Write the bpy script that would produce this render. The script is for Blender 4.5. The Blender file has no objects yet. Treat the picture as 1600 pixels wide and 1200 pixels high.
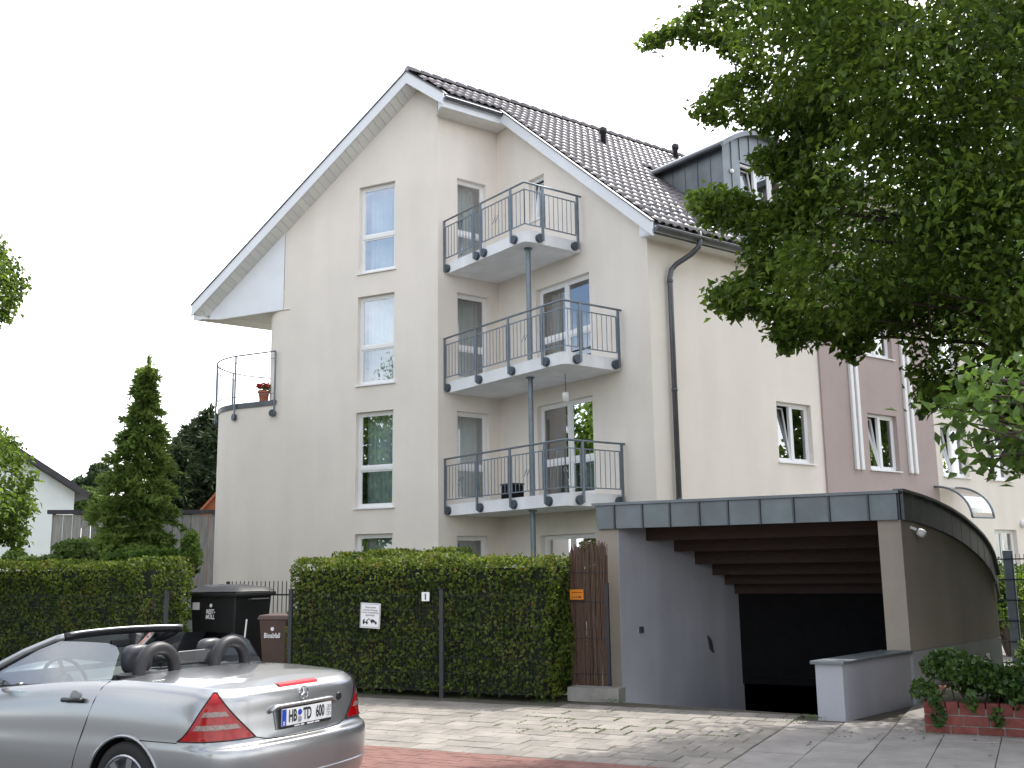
import bpy, bmesh, math, random
import numpy as np
from mathutils import Vector, Matrix
random.seed(7); RNG = np.random.default_rng(11)
sc = bpy.context.scene
C = sc.collection
rad = math.radians

# ------------------------------------------------------------------ camera, sky, sun, exposure
EYE = 1.62; FPX = 1620.0; PITCH = rad(10.08); ROLL = rad(-0.83)
cam = bpy.data.cameras.new('camera'); camo = bpy.data.objects.new('camera', cam); C.objects.link(camo)
cam.sensor_fit = 'HORIZONTAL'; cam.sensor_width = 36.0; cam.lens = FPX / 1600 * 36.0
cam.clip_start = 0.05; cam.clip_end = 3000
_f = Vector((0, math.cos(PITCH), math.sin(PITCH))); _r = Vector((1, 0, 0)); _u = Vector((0, -math.sin(PITCH), math.cos(PITCH)))
_x = _r * math.cos(ROLL) + _u * math.sin(ROLL); _y = -_r * math.sin(ROLL) + _u * math.cos(ROLL)
camo.matrix_world = Matrix(((_x.x, _y.x, -_f.x, 0), (_x.y, _y.y, -_f.y, 0), (_x.z, _y.z, -_f.z, EYE), (0, 0, 0, 1)))
sc.camera = camo

SUN_B, SUN_E = rad(40), rad(57)          # bearing from camera forward (+Y, clockwise), elevation
world = bpy.data.worlds.new('World'); sc.world = world; world.use_nodes = True
wn = world.node_tree.nodes; wl = world.node_tree.links
for n in list(wn): wn.remove(n)
wo = wn.new('ShaderNodeOutputWorld'); bg = wn.new('ShaderNodeBackground')
sky = wn.new('ShaderNodeTexSky'); sky.sky_type = 'NISHITA'; sky.sun_disc = False
sky.sun_elevation = SUN_E; sky.sun_rotation = SUN_B; sky.air_density = 1.0; sky.dust_density = 2.0; sky.ozone_density = 1.5
tc = wn.new('ShaderNodeTexCoord'); mp = wn.new('ShaderNodeMapping'); mp.inputs['Scale'].default_value = (1, 1, 2.2); mp.inputs['Location'].default_value = (.35, .1, .0)
nz = wn.new('ShaderNodeTexNoise'); nz.inputs['Scale'].default_value = 1.5; nz.inputs['Detail'].default_value = 8; nz.inputs['Roughness'].default_value = .58
cr = wn.new('ShaderNodeValToRGB'); cr.color_ramp.elements[0].position = .38; cr.color_ramp.elements[1].position = .60
mx = wn.new('ShaderNodeMix'); mx.data_type = 'RGBA'
bw = wn.new('ShaderNodeRGBToBW'); cm = wn.new('ShaderNodeMath'); cm.operation = 'MULTIPLY_ADD'; cm.inputs[1].default_value = 1.8; cm.inputs[2].default_value = 4.2   # cloud: whitened sky light
wl.new(sky.outputs['Color'], bw.inputs[0]); wl.new(bw.outputs[0], cm.inputs[0]); wl.new(cm.outputs[0], mx.inputs[7])
wl.new(tc.outputs['Generated'], mp.inputs['Vector']); wl.new(mp.outputs[0], nz.inputs['Vector']); wl.new(nz.outputs['Fac'], cr.inputs['Fac'])
wl.new(cr.outputs['Color'], mx.inputs[0]); wl.new(sky.outputs['Color'], mx.inputs[6]); wl.new(mx.outputs[2], bg.inputs['Color'])
bg.inputs['Strength'].default_value = 0.115
wl.new(bg.outputs[0], wo.inputs['Surface'])

sl = bpy.data.lights.new('sun', 'SUN'); slo = bpy.data.objects.new('sun', sl); C.objects.link(slo)
sl.energy = 2.2; sl.angle = rad(0.6); sl.color = (1.0, .95, .87)
_sd = Vector((math.sin(SUN_B) * math.cos(SUN_E), math.cos(SUN_B) * math.cos(SUN_E), math.sin(SUN_E)))
slo.rotation_euler = _sd.to_track_quat('Z', 'Y').to_euler(); slo.location = _sd * 60

vs = sc.view_settings; vs.view_transform = 'Standard'; vs.look = 'None'; vs.exposure = 1.25; vs.gamma = 1.0
vs.use_curve_mapping = False
sc.render.engine = 'CYCLES'
sc.cycles.max_bounces = 7; sc.cycles.transparent_max_bounces = 16; sc.cycles.transmission_bounces = 6
sc.cycles.sample_clamp_indirect = 6

# ------------------------------------------------------------------ frames
def bear(b): return Vector((math.sin(rad(b)), math.cos(rad(b)), 0))
BU, BS, BG = 53.05, -63.5, 43.5          # building axis, street axis (to the left), ramp axis
U = bear(BU); W = bear(BU - 90); S = bear(BS); N = bear(BS + 90); G = bear(BG)
E0 = Vector((-1.69, 23.3, 0))
RZ = -0.08                               # road level, pavement is 0
def st(a, n, z=0.0): return -S * a + N * n + Vector((0, 0, z))     # street frame: a to the right, n away
ROT_ST = rad(-26.5); ROT_B = rad(90 - BU)
def gp(s, n, z=0.0):                     # gable frame -> building local (u,w,z)
    return Vector((-.4470 * s + .8945 * n, .8945 * s + .4470 * n, z))

# ------------------------------------------------------------------ object helpers
def thing(name, label, cat, loc=(0, 0, 0), rz=0.0, group=None):
    o = bpy.data.objects.new(name, None); C.objects.link(o); o.location = loc; o.rotation_euler = (0, 0, rz)
    o.empty_display_size = .1
    o['label'] = label; o['category'] = cat
    if group: o['group'] = group
    return o
def tag(o, label, cat, group=None):
    o['label'] = label; o['category'] = cat
    if group: o['group'] = group
    return o
def link(name, me, m=None, parent=None):
    if m is not None and not me.materials: me.materials.append(m)
    o = bpy.data.objects.new(name, me); C.objects.link(o)
    if parent is not None: o.parent = parent
    return o

class MB:
    def __init__(s): s.v = []; s.f = []
    def add(s, vs_, fs):
        b = len(s.v); s.v += [tuple(p) for p in vs_]; s.f += [tuple(b + i for i in f) for f in fs]; return s
    def quad(s, a, b, c, d): return s.add([a, b, c, d], [(0, 1, 2, 3)])
    def box(s, lo, hi):
        (x0, y0, z0), (x1, y1, z1) = lo, hi
        return s.add([(x0, y0, z0), (x1, y0, z0), (x1, y1, z0), (x0, y1, z0), (x0, y0, z1), (x1, y0, z1), (x1, y1, z1), (x0, y1, z1)],
                     [(0, 3, 2, 1), (4, 5, 6, 7), (0, 1, 5, 4), (1, 2, 6, 5), (2, 3, 7, 6), (3, 0, 4, 7)])
    def hexa(s, b4, t4):                 # bottom quad, top quad
        return s.add(list(b4) + list(t4), [(0, 3, 2, 1), (4, 5, 6, 7), (0, 1, 5, 4), (1, 2, 6, 5), (2, 3, 7, 6), (3, 0, 4, 7)])
    def bar(s, p, q, wx, wy, up=(0, 0, 1)):   # square bar from p to q
        p, q = Vector(p), Vector(q); d = (q - p).normalized(); up = Vector(up)
        if abs(d.dot(up)) > .99: up = Vector((1, 0, 0))
        x = d.cross(up).normalized() * wx / 2; y = x.cross(d).normalized() * wy / 2
        return s.hexa([p - x - y, p + x - y, p + x + y, p - x + y], [q - x - y, q + x - y, q + x + y, q - x + y])
    def prism(s, poly, ext):             # polygon (list of 3d) swept by ext
        n = len(poly); ext = Vector(ext); a = [Vector(p) for p in poly]; b = [p + ext for p in a]
        return s.add(a + b, [tuple(range(n))[::-1], tuple(range(n, 2 * n))] + [(i, (i + 1) % n, n + (i + 1) % n, n + i) for i in range(n)])
    def tube(s, pts, r, seg=8, cap=True, closed=False):
        pts = [Vector(p) for p in pts]; n = len(pts); rs = r if isinstance(r, (list, tuple)) else [r] * n
        rings = []; prev = None
        for i, p in enumerate(pts):
            if closed: d = (pts[(i + 1) % n] - pts[i - 1])
            else: d = pts[min(i + 1, n - 1)] - pts[max(i - 1, 0)]
            d.normalize()
            if prev is None:
                a = Vector((0, 0, 1)) if abs(d.z) < .9 else Vector((1, 0, 0)); x = d.cross(a).normalized()
            else: x = (prev - d * prev.dot(d)).normalized()
            prev = x; y = d.cross(x)
            rings.append([p + (x * math.cos(2 * math.pi * k / seg) + y * math.sin(2 * math.pi * k / seg)) * rs[i] for k in range(seg)])
        b = len(s.v)
        for rg in rings: s.v += [tuple(p) for p in rg]
        m = n if closed else n - 1
        for i in range(m):
            j = (i + 1) % n
            for k in range(seg):
                s.f.append((b + i * seg + k, b + i * seg + (k + 1) % seg, b + j * seg + (k + 1) % seg, b + j * seg + k))
        if cap and not closed:
            s.f.append(tuple(b + k for k in range(seg))[::-1]); s.f.append(tuple(b + (n - 1) * seg + k for k in range(seg)))
        return s
    def lathe(s, prof, seg=20, axis='z', origin=(0, 0, 0)):
        o = Vector(origin); b = len(s.v); n = len(prof)
        for k in range(seg):
            a = 2 * math.pi * k / seg
            for r, h in prof:
                if axis == 'z': p = (r * math.cos(a), r * math.sin(a), h)
                elif axis == 'y': p = (r * math.cos(a), h, r * math.sin(a))
                else: p = (h, r * math.cos(a), r * math.sin(a))
                s.v.append(tuple(o + Vector(p)))
        for k in range(seg):
            k2 = (k + 1) % seg
            for i in range(n - 1): s.f.append((b + k * n + i, b + k2 * n + i, b + k2 * n + i + 1, b + k * n + i + 1))
        return s
    def xf(s, M): s.v = [tuple(M @ Vector(p)) for p in s.v]; return s
    def mesh(s, name, m, smooth=False, bevel=0):
        me = bpy.data.meshes.new(name); me.from_pydata(s.v, [], s.f); me.validate(); me.update()
        bm = bmesh.new(); bm.from_mesh(me)
        if bevel:
            es = [e for e in bm.edges if len(e.link_faces) == 2 and e.calc_face_angle(0) > .6]
            bmesh.ops.bevel(bm, geom=es, offset=bevel, segments=2, affect='EDGES', profile=.6)
        bmesh.ops.recalc_face_normals(bm, faces=bm.faces); bm.to_mesh(me); bm.free()
        if smooth:
            me.polygons.foreach_set('use_smooth', [True] * len(me.polygons))
        if m is not None: me.materials.append(m)
        return me
    def build(s, name, m, parent=None, smooth=False, bevel=0): return link(name, s.mesh(name, m, smooth, bevel), None, parent)

def auto_smooth(o, ang=40):
    me = o.data; me.polygons.foreach_set('use_smooth', [True] * len(me.polygons))
    bm = bmesh.new(); bm.from_mesh(me)
    for e in bm.edges:
        if len(e.link_faces) == 2 and e.calc_face_angle(0) > rad(ang): e.smooth = False
    bm.to_mesh(me); bm.free()

# ------------------------------------------------------------------ materials
def mat(name, col, rough=.7, metal=0.0, var=.0, vscale=3.0, bump=0.0, bscale=60.0, spec=.5, rnd=0.0, col2=None, dirt=0.0, coat=0.0, obj=False, stretch=None):
    m = bpy.data.materials.new(name); m.use_nodes = True; nt = m.node_tree; b = nt.nodes['Principled BSDF']
    b.inputs['Roughness'].default_value = rough; b.inputs['Metallic'].default_value = metal
    b.inputs['Specular IOR Level'].default_value = spec
    if coat: b.inputs['Coat Weight'].default_value = coat; b.inputs['Coat Roughness'].default_value = .04
    out = None
    geo = nt.nodes.new('ShaderNodeNewGeometry'); pos = geo.outputs['Position']
    if obj:
        t = nt.nodes.new('ShaderNodeTexCoord'); pos = t.outputs['Object']
    if stretch:
        mpp = nt.nodes.new('ShaderNodeMapping'); mpp.inputs['Scale'].default_value = stretch; nt.links.new(pos, mpp.inputs['Vector']); pos = mpp.outputs[0]
    if var or col2 or rnd or dirt:
        rgb = nt.nodes.new('ShaderNodeMix'); rgb.data_type = 'RGBA'
        c2 = col2 if col2 else tuple(c * (1 - var) for c in col)
        c1 = col if col2 else tuple(min(1, c * (1 + var * .5)) for c in col)
        rgb.inputs[6].default_value = (*c1, 1); rgb.inputs[7].default_value = (*c2, 1)
        n1 = nt.nodes.new('ShaderNodeTexNoise'); n1.inputs['Scale'].default_value = vscale; n1.inputs['Detail'].default_value = 6; n1.inputs['Roughness'].default_value = .65
        nt.links.new(pos, n1.inputs['Vector'])
        rp = nt.nodes.new('ShaderNodeValToRGB'); rp.color_ramp.elements[0].position = .33; rp.color_ramp.elements[1].position = .68
        nt.links.new(n1.outputs['Fac'], rp.inputs['Fac']); nt.links.new(rp.outputs['Color'], rgb.inputs[0])
        out = rgb.outputs[2]
        if rnd:
            oi = nt.nodes.new('ShaderNodeObjectInfo'); mr = nt.nodes.new('ShaderNodeMapRange')
            mr.inputs['To Min'].default_value = 1 - rnd; mr.inputs['To Max'].default_value = 1 + rnd
            nt.links.new(oi.outputs['Random'], mr.inputs['Value'])
            h = nt.nodes.new('ShaderNodeHueSaturation'); nt.links.new(mr.outputs[0], h.inputs['Value']); nt.links.new(out, h.inputs['Color']); out = h.outputs[0]
        if dirt:                         # large soft weather stains, streaked downwards
            mp2 = nt.nodes.new('ShaderNodeMapping'); mp2.inputs['Scale'].default_value = (1.3, 1.3, .18); nt.links.new(geo.outputs['Position'], mp2.inputs['Vector'])
            n2 = nt.nodes.new('ShaderNodeTexNoise'); n2.inputs['Scale'].default_value = 1.6; n2.inputs['Detail'].default_value = 8; nt.links.new(mp2.outputs[0], n2.inputs['Vector'])
            r2 = nt.nodes.new('ShaderNodeValToRGB'); r2.color_ramp.elements[0].position = .42; r2.color_ramp.elements[0].color = (1 - dirt, 1 - dirt, 1 - dirt * 1.1, 1); r2.color_ramp.elements[1].position = .62
            nt.links.new(n2.outputs['Fac'], r2.inputs['Fac'])
            mm = nt.nodes.new('ShaderNodeMix'); mm.data_type = 'RGBA'; mm.blend_type = 'MULTIPLY'; mm.inputs[0].default_value = 1
            nt.links.new(out, mm.inputs[6]); nt.links.new(r2.outputs['Color'], mm.inputs[7]); out = mm.outputs[2]
        nt.links.new(out, b.inputs['Base Color'])
    else: b.inputs['Base Color'].default_value = (*col, 1)
    if bump:
        n3 = nt.nodes.new('ShaderNodeTexNoise'); n3.inputs['Scale'].default_value = bscale; n3.inputs['Detail'].default_value = 4
        nt.links.new(pos, n3.inputs['Vector'])
        bp = nt.nodes.new('ShaderNodeBump'); bp.inputs['Strength'].default_value = bump; bp.inputs['Distance'].default_value = .01
        nt.links.new(n3.outputs['Fac'], bp.inputs['Height']); nt.links.new(bp.outputs[0], b.inputs['Normal'])
    return m

def leafmat(name, c1, c2, trans=.35, rough=.45, scale=1.6, c3=None):
    m = bpy.data.materials.new(name); m.use_nodes = True; nt = m.node_tree
    for n in list(nt.nodes): nt.nodes.remove(n)
    o = nt.nodes.new('ShaderNodeOutputMaterial'); p = nt.nodes.new('ShaderNodeBsdfPrincipled'); t = nt.nodes.new('ShaderNodeBsdfTranslucent'); ms = nt.nodes.new('ShaderNodeMixShader')
    geo = nt.nodes.new('ShaderNodeNewGeometry'); n1 = nt.nodes.new('ShaderNodeTexNoise'); n1.inputs['Scale'].default_value = scale; n1.inputs['Detail'].default_value = 5
    nt.links.new(geo.outputs['Position'], n1.inputs['Vector'])
    # island random gives each leaf its own tone
    ad = nt.nodes.new('ShaderNodeMath'); ad.operation = 'MULTIPLY_ADD'; ad.inputs[1].default_value = .55; nt.links.new(geo.outputs['Random Per Island'], ad.inputs[0])
    sb = nt.nodes.new('ShaderNodeMath'); sb.operation = 'SUBTRACT'; sb.inputs[1].default_value = .27; nt.links.new(n1.outputs['Fac'], sb.inputs[0]); nt.links.new(sb.outputs[0], ad.inputs[2])
    r = nt.nodes.new('ShaderNodeValToRGB'); r.color_ramp.elements[0].color = (*c1, 1); r.color_ramp.elements[1].color = (*c2, 1)
    r.color_ramp.elements[0].position = .2; r.color_ramp.elements[1].position = .8
    if c3:
        e = r.color_ramp.elements.new(.93); e.color = (*c3, 1); r.color_ramp.elements[1].position = .72
    nt.links.new(ad.outputs[0], r.inputs['Fac'])
    nt.links.new(r.outputs[0], p.inputs['Base Color']); p.inputs['Roughness'].default_value = rough; p.inputs['Specular IOR Level'].default_value = .28
    h = nt.nodes.new('ShaderNodeHueSaturation'); h.inputs['Value'].default_value = 1.5; h.inputs['Hue'].default_value = .485; nt.links.new(r.outputs[0], h.inputs['Color']); nt.links.new(h.outputs[0], t.inputs['Color'])
    ms.inputs[0].default_value = trans; nt.links.new(p.outputs[0], ms.inputs[1]); nt.links.new(t.outputs[0], ms.inputs[2]); nt.links.new(ms.outputs[0], o.inputs['Surface'])
    return m

def glassmat(name, tint=(.80, .88, .88), refl=.16, rough=0.0, fk=1.3):
    m = bpy.data.materials.new(name); m.use_nodes = True; nt = m.node_tree
    for n in list(nt.nodes): nt.nodes.remove(n)
    o = nt.nodes.new('ShaderNodeOutputMaterial'); tr = nt.nodes.new('ShaderNodeBsdfTransparent'); gl = nt.nodes.new('ShaderNodeBsdfGlossy'); ms = nt.nodes.new('ShaderNodeMixShader')
    tr.inputs[0].default_value = (*tint, 1); gl.inputs['Roughness'].default_value = rough; gl.inputs[0].default_value = (.95, .97, 1, 1)
    lw = nt.nodes.new('ShaderNodeFresnel'); lw.inputs[0].default_value = 1.5
    a = nt.nodes.new('ShaderNodeMath'); a.operation = 'MULTIPLY_ADD'; a.inputs[1].default_value = fk; a.inputs[2].default_value = refl; a.use_clamp = True
    nt.links.new(lw.outputs[0], a.inputs[0]); nt.links.new(a.outputs[0], ms.inputs[0]); nt.links.new(tr.outputs[0], ms.inputs[1]); nt.links.new(gl.outputs[0], ms.inputs[2]); nt.links.new(ms.outputs[0], o.inputs['Surface'])
    return m

M = {}
M['stucco'] = mat('cream_stucco', (.84, .775, .705), .92, var=.05, vscale=.7, bump=.35, bscale=90, dirt=.035, spec=.2)
M['pink'] = mat('pink_stucco', (.46, .375, .36), .92, var=.06, vscale=.8, bump=.35, bscale=90, dirt=.02, spec=.2)
M['white'] = mat('white_paint', (.80, .82, .86), .45, var=.04, vscale=2)
M['soffit'] = mat('soffit_board', (.76, .75, .72), .55, var=.05, vscale=5, rnd=.05)
M['slab'] = mat('white_slab', (.86, .87, .90), .7, var=.06, vscale=2.5, bump=.1, bscale=60, dirt=.10)
M['pvc'] = mat('window_plastic', (.84, .84, .84), .35)
M['glass'] = glassmat('window_glass', refl=.25)
M['curtain'] = mat('curtain', (.60, .67, .68), .9, var=.06)
M['room'] = mat('room', (.22, .21, .20), .9, var=.1)
M['steel'] = mat('grey_blue_steel', (.19, .225, .26), .45, metal=.55, var=.15, vscale=8)
M['disc'] = mat('dark_disc', (.075, .09, .115), .45, metal=.4, var=.2, vscale=20)
M['tile'] = mat('roof_tile', (.16, .14, .15), .40, var=.25, vscale=7, bump=.12, bscale=120, rnd=.22, spec=1.0)
M['zinc'] = mat('zinc', (.20, .225, .245), .42, metal=.45, var=.18, vscale=2.2, bump=.06, bscale=9, rnd=.06, dirt=.12)
M['zincd'] = mat('dark_zinc', (.12, .125, .14), .4, metal=.5, var=.2, vscale=3, dirt=.15)
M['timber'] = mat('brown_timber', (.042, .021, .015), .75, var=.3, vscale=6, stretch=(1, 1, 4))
M['greywall'] = mat('grey_blue_render', (.43, .44, .49), .9, var=.08, vscale=1.2, bump=.2, bscale=70, dirt=.12)
M['concrete'] = mat('concrete', (.30, .29, .27), .9, var=.22, vscale=4, bump=.3, bscale=60, dirt=.2)
M['asphalt'] = mat('asphalt', (.06, .06, .062), .85, var=.25, vscale=9, bump=.5, bscale=160)
M['paver'] = mat('paver', (.262, .240, .214), .88, var=.30, vscale=2.2, bump=.4, bscale=120, rnd=.12, dirt=.06)
M['slabp'] = mat('pavement_slab', (.27, .25, .235), .88, var=.25, vscale=2.6, bump=.35, bscale=120, rnd=.08)
M['redbrick'] = mat('red_paver', (.225, .112, .092), .88, var=.22, vscale=5, bump=.35, bscale=120, rnd=.12)
M['joint'] = mat('joint_sand', (.085, .075, .058), .95, var=.4, vscale=9, bump=.4, bscale=90)
M['soil'] = mat('soil', (.075, .065, .045), .95, col2=(.06, .085, .03), vscale=2.3, bump=.6, bscale=25)
M['brick'] = mat('planter_brick', (.19, .052, .042), .85, var=.35, vscale=12, bump=.4, bscale=80, rnd=.2)
M['mortar'] = mat('mortar', (.30, .28, .26), .95, var=.3, vscale=20, bump=.3)
M['bark'] = mat('bark', (.085, .065, .05), .95, var=.4, vscale=9, bump=.8, bscale=30)
M['black'] = mat('black_plastic', (.018, .018, .021), .38, var=.2, vscale=6)
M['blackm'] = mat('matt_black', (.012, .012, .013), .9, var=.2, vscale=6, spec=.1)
M['post'] = mat('anthracite_post', (.03, .033, .04), .6, metal=.0, var=.2, vscale=9)
M['bin'] = mat('black_bin', (.012, .012, .014), .5, var=.3, vscale=5, bump=.05, bscale=40)
M['binbrown'] = mat('brown_bin', (.075, .042, .034), .5, var=.2, vscale=5)
M['reed'] = mat('reed', (.135, .082, .06), .85, var=.45, vscale=14, stretch=(8, 8, .6))
M['plank'] = mat('weathered_plank', (.34, .33, .31), .9, var=.3, vscale=5, bump=.3, bscale=40, rnd=.22, stretch=(5, 5, .6))
M['housewhite'] = mat('white_brick_paint', (.80, .83, .83), .85, var=.04, vscale=3)
M['roofdark'] = mat('dark_roof', (.05, .045, .055), .6, var=.3, vscale=5)
M['terracotta'] = mat('terracotta', (.38, .13, .075), .85, var=.2, vscale=18)
M['flower'] = mat('red_flower', (.55, .02, .045), .6, var=.3, vscale=40)
M['orangewood'] = mat('orange_wood', (.33, .12, .05), .7, var=.3, vscale=8)
M['signwhite'] = mat('sign_white', (.80, .80, .82), .4, var=.03)
M['ink'] = mat('sign_ink', (.02, .02, .025), .5)
M['signorange'] = mat('sign_orange', (.75, .26, .02), .5, var=.12, vscale=30)
M['leaf_tree'] = leafmat('tree_leaf', (.027, .060, .009), (.125, .205, .027), .52, .42, .9)
M['leaf_big'] = leafmat('bright_leaf', (.045, .095, .016), (.11, .20, .035), .45, .4, 2)
M['leaf_hedge'] = leafmat('hedge_leaf', (.026, .054, .008), (.135, .190, .024), .40, .5, 2.6, (.22, .13, .05))
M['leaf_conif'] = leafmat('conifer_spray', (.055, .105, .024), (.19, .28, .06), .48, .6, 1.3)
M['leaf_dark'] = leafmat('dark_conifer', (.024, .040, .020), (.065, .10, .04), .2, .6, 1.0)
M['leaf_shrub'] = leafmat('shrub_leaf', (.05, .09, .02), (.13, .21, .05), .35, .5, 2.0)
M['leaf_ivy'] = leafmat('ivy_leaf', (.022, .055, .014), (.07, .13, .028), .2, .3, 3.0)
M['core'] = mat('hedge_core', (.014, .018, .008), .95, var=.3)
M['moss'] = mat('moss', (.12, .17, .03), .95, var=.4, vscale=20)

# ------------------------------------------------------------------ leaves (numpy)
def leaf_mesh(name, P, D, L, Wd, m, curl=.25, Nrm=None):
    """P centres (n,3), D long-axis directions (n,3), L lengths, Wd widths; folded rhombic leaves"""
    n = len(P); D = D / (np.linalg.norm(D, axis=1, keepdims=True) + 1e-9)
    if Nrm is None: Nrm = RNG.normal(size=(n, 3))
    B = np.cross(D, Nrm); B /= (np.linalg.norm(B, axis=1, keepdims=True) + 1e-9); Nn = np.cross(B, D)
    L = np.broadcast_to(L, (n,))[:, None]; Wd = np.broadcast_to(Wd, (n,))[:, None]
    a = P - D * L * .5; t = P + D * L * .5 - Nn * L * curl * .5
    l = P + B * Wd * .5 + Nn * Wd * curl - D * L * .06; r = P - B * Wd * .5 + Nn * Wd * curl - D * L * .06
    V = np.stack([a, l, t, r], 1).reshape(-1, 3)
    idx = np.arange(n)[:, None] * 4
    F = np.concatenate([idx + [0, 1, 2], idx + [0, 2, 3]], 1).reshape(-1, 3)
    me = bpy.data.meshes.new(name); me.vertices.add(len(V)); me.vertices.foreach_set('co', V.ravel().astype(np.float32))
    me.loops.add(F.size); me.loops.foreach_set('vertex_index', F.ravel().astype(np.int32))
    me.polygons.add(len(F)); me.polygons.foreach_set('loop_start', np.arange(0, F.size, 3, dtype=np.int32)); me.polygons.foreach_set('loop_total', np.full(len(F), 3, dtype=np.int32))
    me.update(calc_edges=True); me.validate(); me.materials.append(m)
    return me
def rdir(n): 
    d = RNG.normal(size=(n, 3)); return d / np.linalg.norm(d, axis=1, keepdims=True)

# ================================================================== SETTING
def struct(o): o['kind'] = 'structure'; return o
GA0 = st(-5.30, 13.2)                    # garage front left corner; x along the front (to the right), t along the ramp axis
def ga(x, t, z=0.0): return GA0 - S * x + G * t + Vector((0, 0, z))
CREST_L, CREST_R = st(-4.76, 12.37), st(-2.14, 12.04)
TL, TR_ = ga(.27, 9.5), ga(3.52, 9.5)
b = MB()                                 # garden soil, one sheet to the horizon with the ramp cut out of it
o4 = [st(-700, 8.4), st(700, 8.4), st(700, 900), st(-700, 900)]
i4 = [CREST_L, CREST_R, ga(3.52, 2.9), ga(.27, 2.9), ga(.27, .0)]
z = Vector((0, 0, -.03))
for k in range(3): b.quad(o4[k] + z, o4[k + 1] + z, i4[k + 1] + z, i4[k] + z)
b.add([o4[3] + z, i4[4] + z, i4[3] + z], [(0, 1, 2)]); b.quad(o4[3] + z, o4[0] + z, i4[0] + z, i4[4] + z)
struct(b.build('ground', M['soil']))
b = MB(); b.quad(*[st(a, n, RZ) for a, n in ((-700, -700), (700, -700), (700, 6.30), (-700, 6.30))]); struct(b.build('road', M['asphalt']))
kerb = thing('kerb', 'grey concrete kerb between the road and the red path', 'kerb', st(0, 6.38), ROT_ST); kerb['kind'] = 'structure'; del kerb['category']; del kerb['label']
kb = MB().box((0, -.07, -.25), (.985, .07, .012)).mesh('kerb_stone', M['concrete'], bevel=.012)
for k in range(-16, 10):
    o = link('kerb_stone', kb, None, kerb); o.location = (k, 0, 0)

def sheet(name, poly, z, m): 
    b = MB(); b.add([st(a, n, z) for a, n in poly], [tuple(range(len(poly)))]); return struct(b.build(name, m))
bike = sheet('bicycle_path', [(-60, 6.45), (60, 6.45), (60, 8.50), (-60, 8.50)], -.010, M['joint'])
drive = sheet('driveway', [(-16, 8.50), (-2.46, 8.50), (-2.46, 12.06), (-4.76, 12.36), (-5.6, 12.0), (-16, 11.85)], -.012, M['joint'])
walk = sheet('pavement', [(-2.46, 8.50), (30, 8.50), (30, 14.0), (-1.40, 14.0), (-2.00, 11.75), (-2.46, 11.75)], -.012, M['joint'])
sheet('pavement_far', [(-60, 8.5), (-16.0, 8.5), (-16.0, 11.85), (-60, 11.85)], -.004, M['slabp'])
sheet('pavement_right', [(30.0, 8.5), (60, 8.5), (60, 11.85), (30.0, 11.85)], -.004, M['slabp'])

sheet('garden_path', [(-2.6, 16.6), (14, 16.6), (14, 24), (-2.6, 24)], -.012, M['slabp'])
def piece_mesh(name, lx, ly, m, h=.05, bev=.006):
    b = MB(); x, y = lx / 2, ly / 2; e = bev
    b.add([(-x, -y, -h), (x, -y, -h), (x, y, -h), (-x, y, -h), (-x, -y, -e), (x, -y, -e), (x, y, -e), (-x, y, -e),
           (-x + e, -y + e, 0), (x - e, -y + e, 0), (x - e, y - e, 0), (-x + e, y - e, 0)],
          [(0, 1, 5, 4), (1, 2, 6, 5), (2, 3, 7, 6), (3, 0, 4, 7), (4, 5, 9, 8), (5, 6, 10, 9), (6, 7, 11, 10), (7, 4, 8, 11), (8, 9, 10, 11)])
    return b.mesh(name, m)
def lay(name, parent, spots, me, m, cap=300):
    """spots: (a, n, rot, dz) sorted by distance to the camera; the nearest become objects, the rest one joined part"""
    inview = []
    for a, n, r, dz in spots:
        p = st(a, n, dz); d = p.length; vx = p.x / max(p.y, .1)
        inview.append((0 if (-.62 < vx < .62 and p.y > 6.5) else 1, d, a, n, r, dz, p))
    inview.sort(key=lambda q: q[:2])
    rest = MB()
    for k, (fl, d, a, n, r, dz, p) in enumerate(inview):
        if k < cap and not fl:
            o = link(name, me, None, parent); o.location = p; o.rotation_euler = (random.uniform(-.006, .006), random.uniform(-.006, .006), ROT_ST + r)
        else:
            Mx = Matrix.Translation(p) @ Matrix.Rotation(ROT_ST + r, 4, 'Z')
            rest.add([Mx @ v.co for v in me.vertices], [tuple(f.vertices) for f in me.polygons])
    if rest.v:
        o = rest.build(name + '_rest', m, parent); o['kind'] = 'stuff'

pv = piece_mesh('paver', .283, .272, M['paver'])
spots = []
for r in range(12):
    n = 8.645 + r * .284
    for k in range(46):
        a = -2.62 - k * .292 - (.146 if r % 2 else 0)
        if n > 11.75 and a < -5.3: continue
        spots.append((a, n + random.uniform(-.004, .004), random.uniform(-.012, .012), random.uniform(-.004, .003)))
lay('paver', drive, spots, pv, M['paver'])
hp = piece_mesh('half_paver', .138, .272, M['paver'])
for r in range(0, 12, 1):
    if r % 2:
        o = link('half_paver', hp, None, drive); o.location = st(-2.545, 8.645 + r * .284, 0); o.rotation_euler = (0, 0, ROT_ST)
sp = piece_mesh('slab', .490, .490, M['slabp'], bev=.004)
spots = []
for k in range(14):
    a = -2.21 + k * .4975
    for r in range(-1, 12):
        n = 8.75 + r * .4975 + (.25 if k % 2 else 0)
        if n < 8.7 or n > 13.6: continue
        if n > 11.25 and (a < -1.9 + (n - 11.3) * .30 or a > -1.05 + (n - 11.3) * .3): continue
        if n > 11.2 and a > -1.2 and n < 11.0: continue
        spots.append((a, n, random.uniform(-.006, .006), random.uniform(-.005, .003)))
lay('slab', walk, spots, sp, M['slabp'])
rb = piece_mesh('red_paver', .196, .096, M['redbrick'], bev=.003)
spots = []
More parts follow.
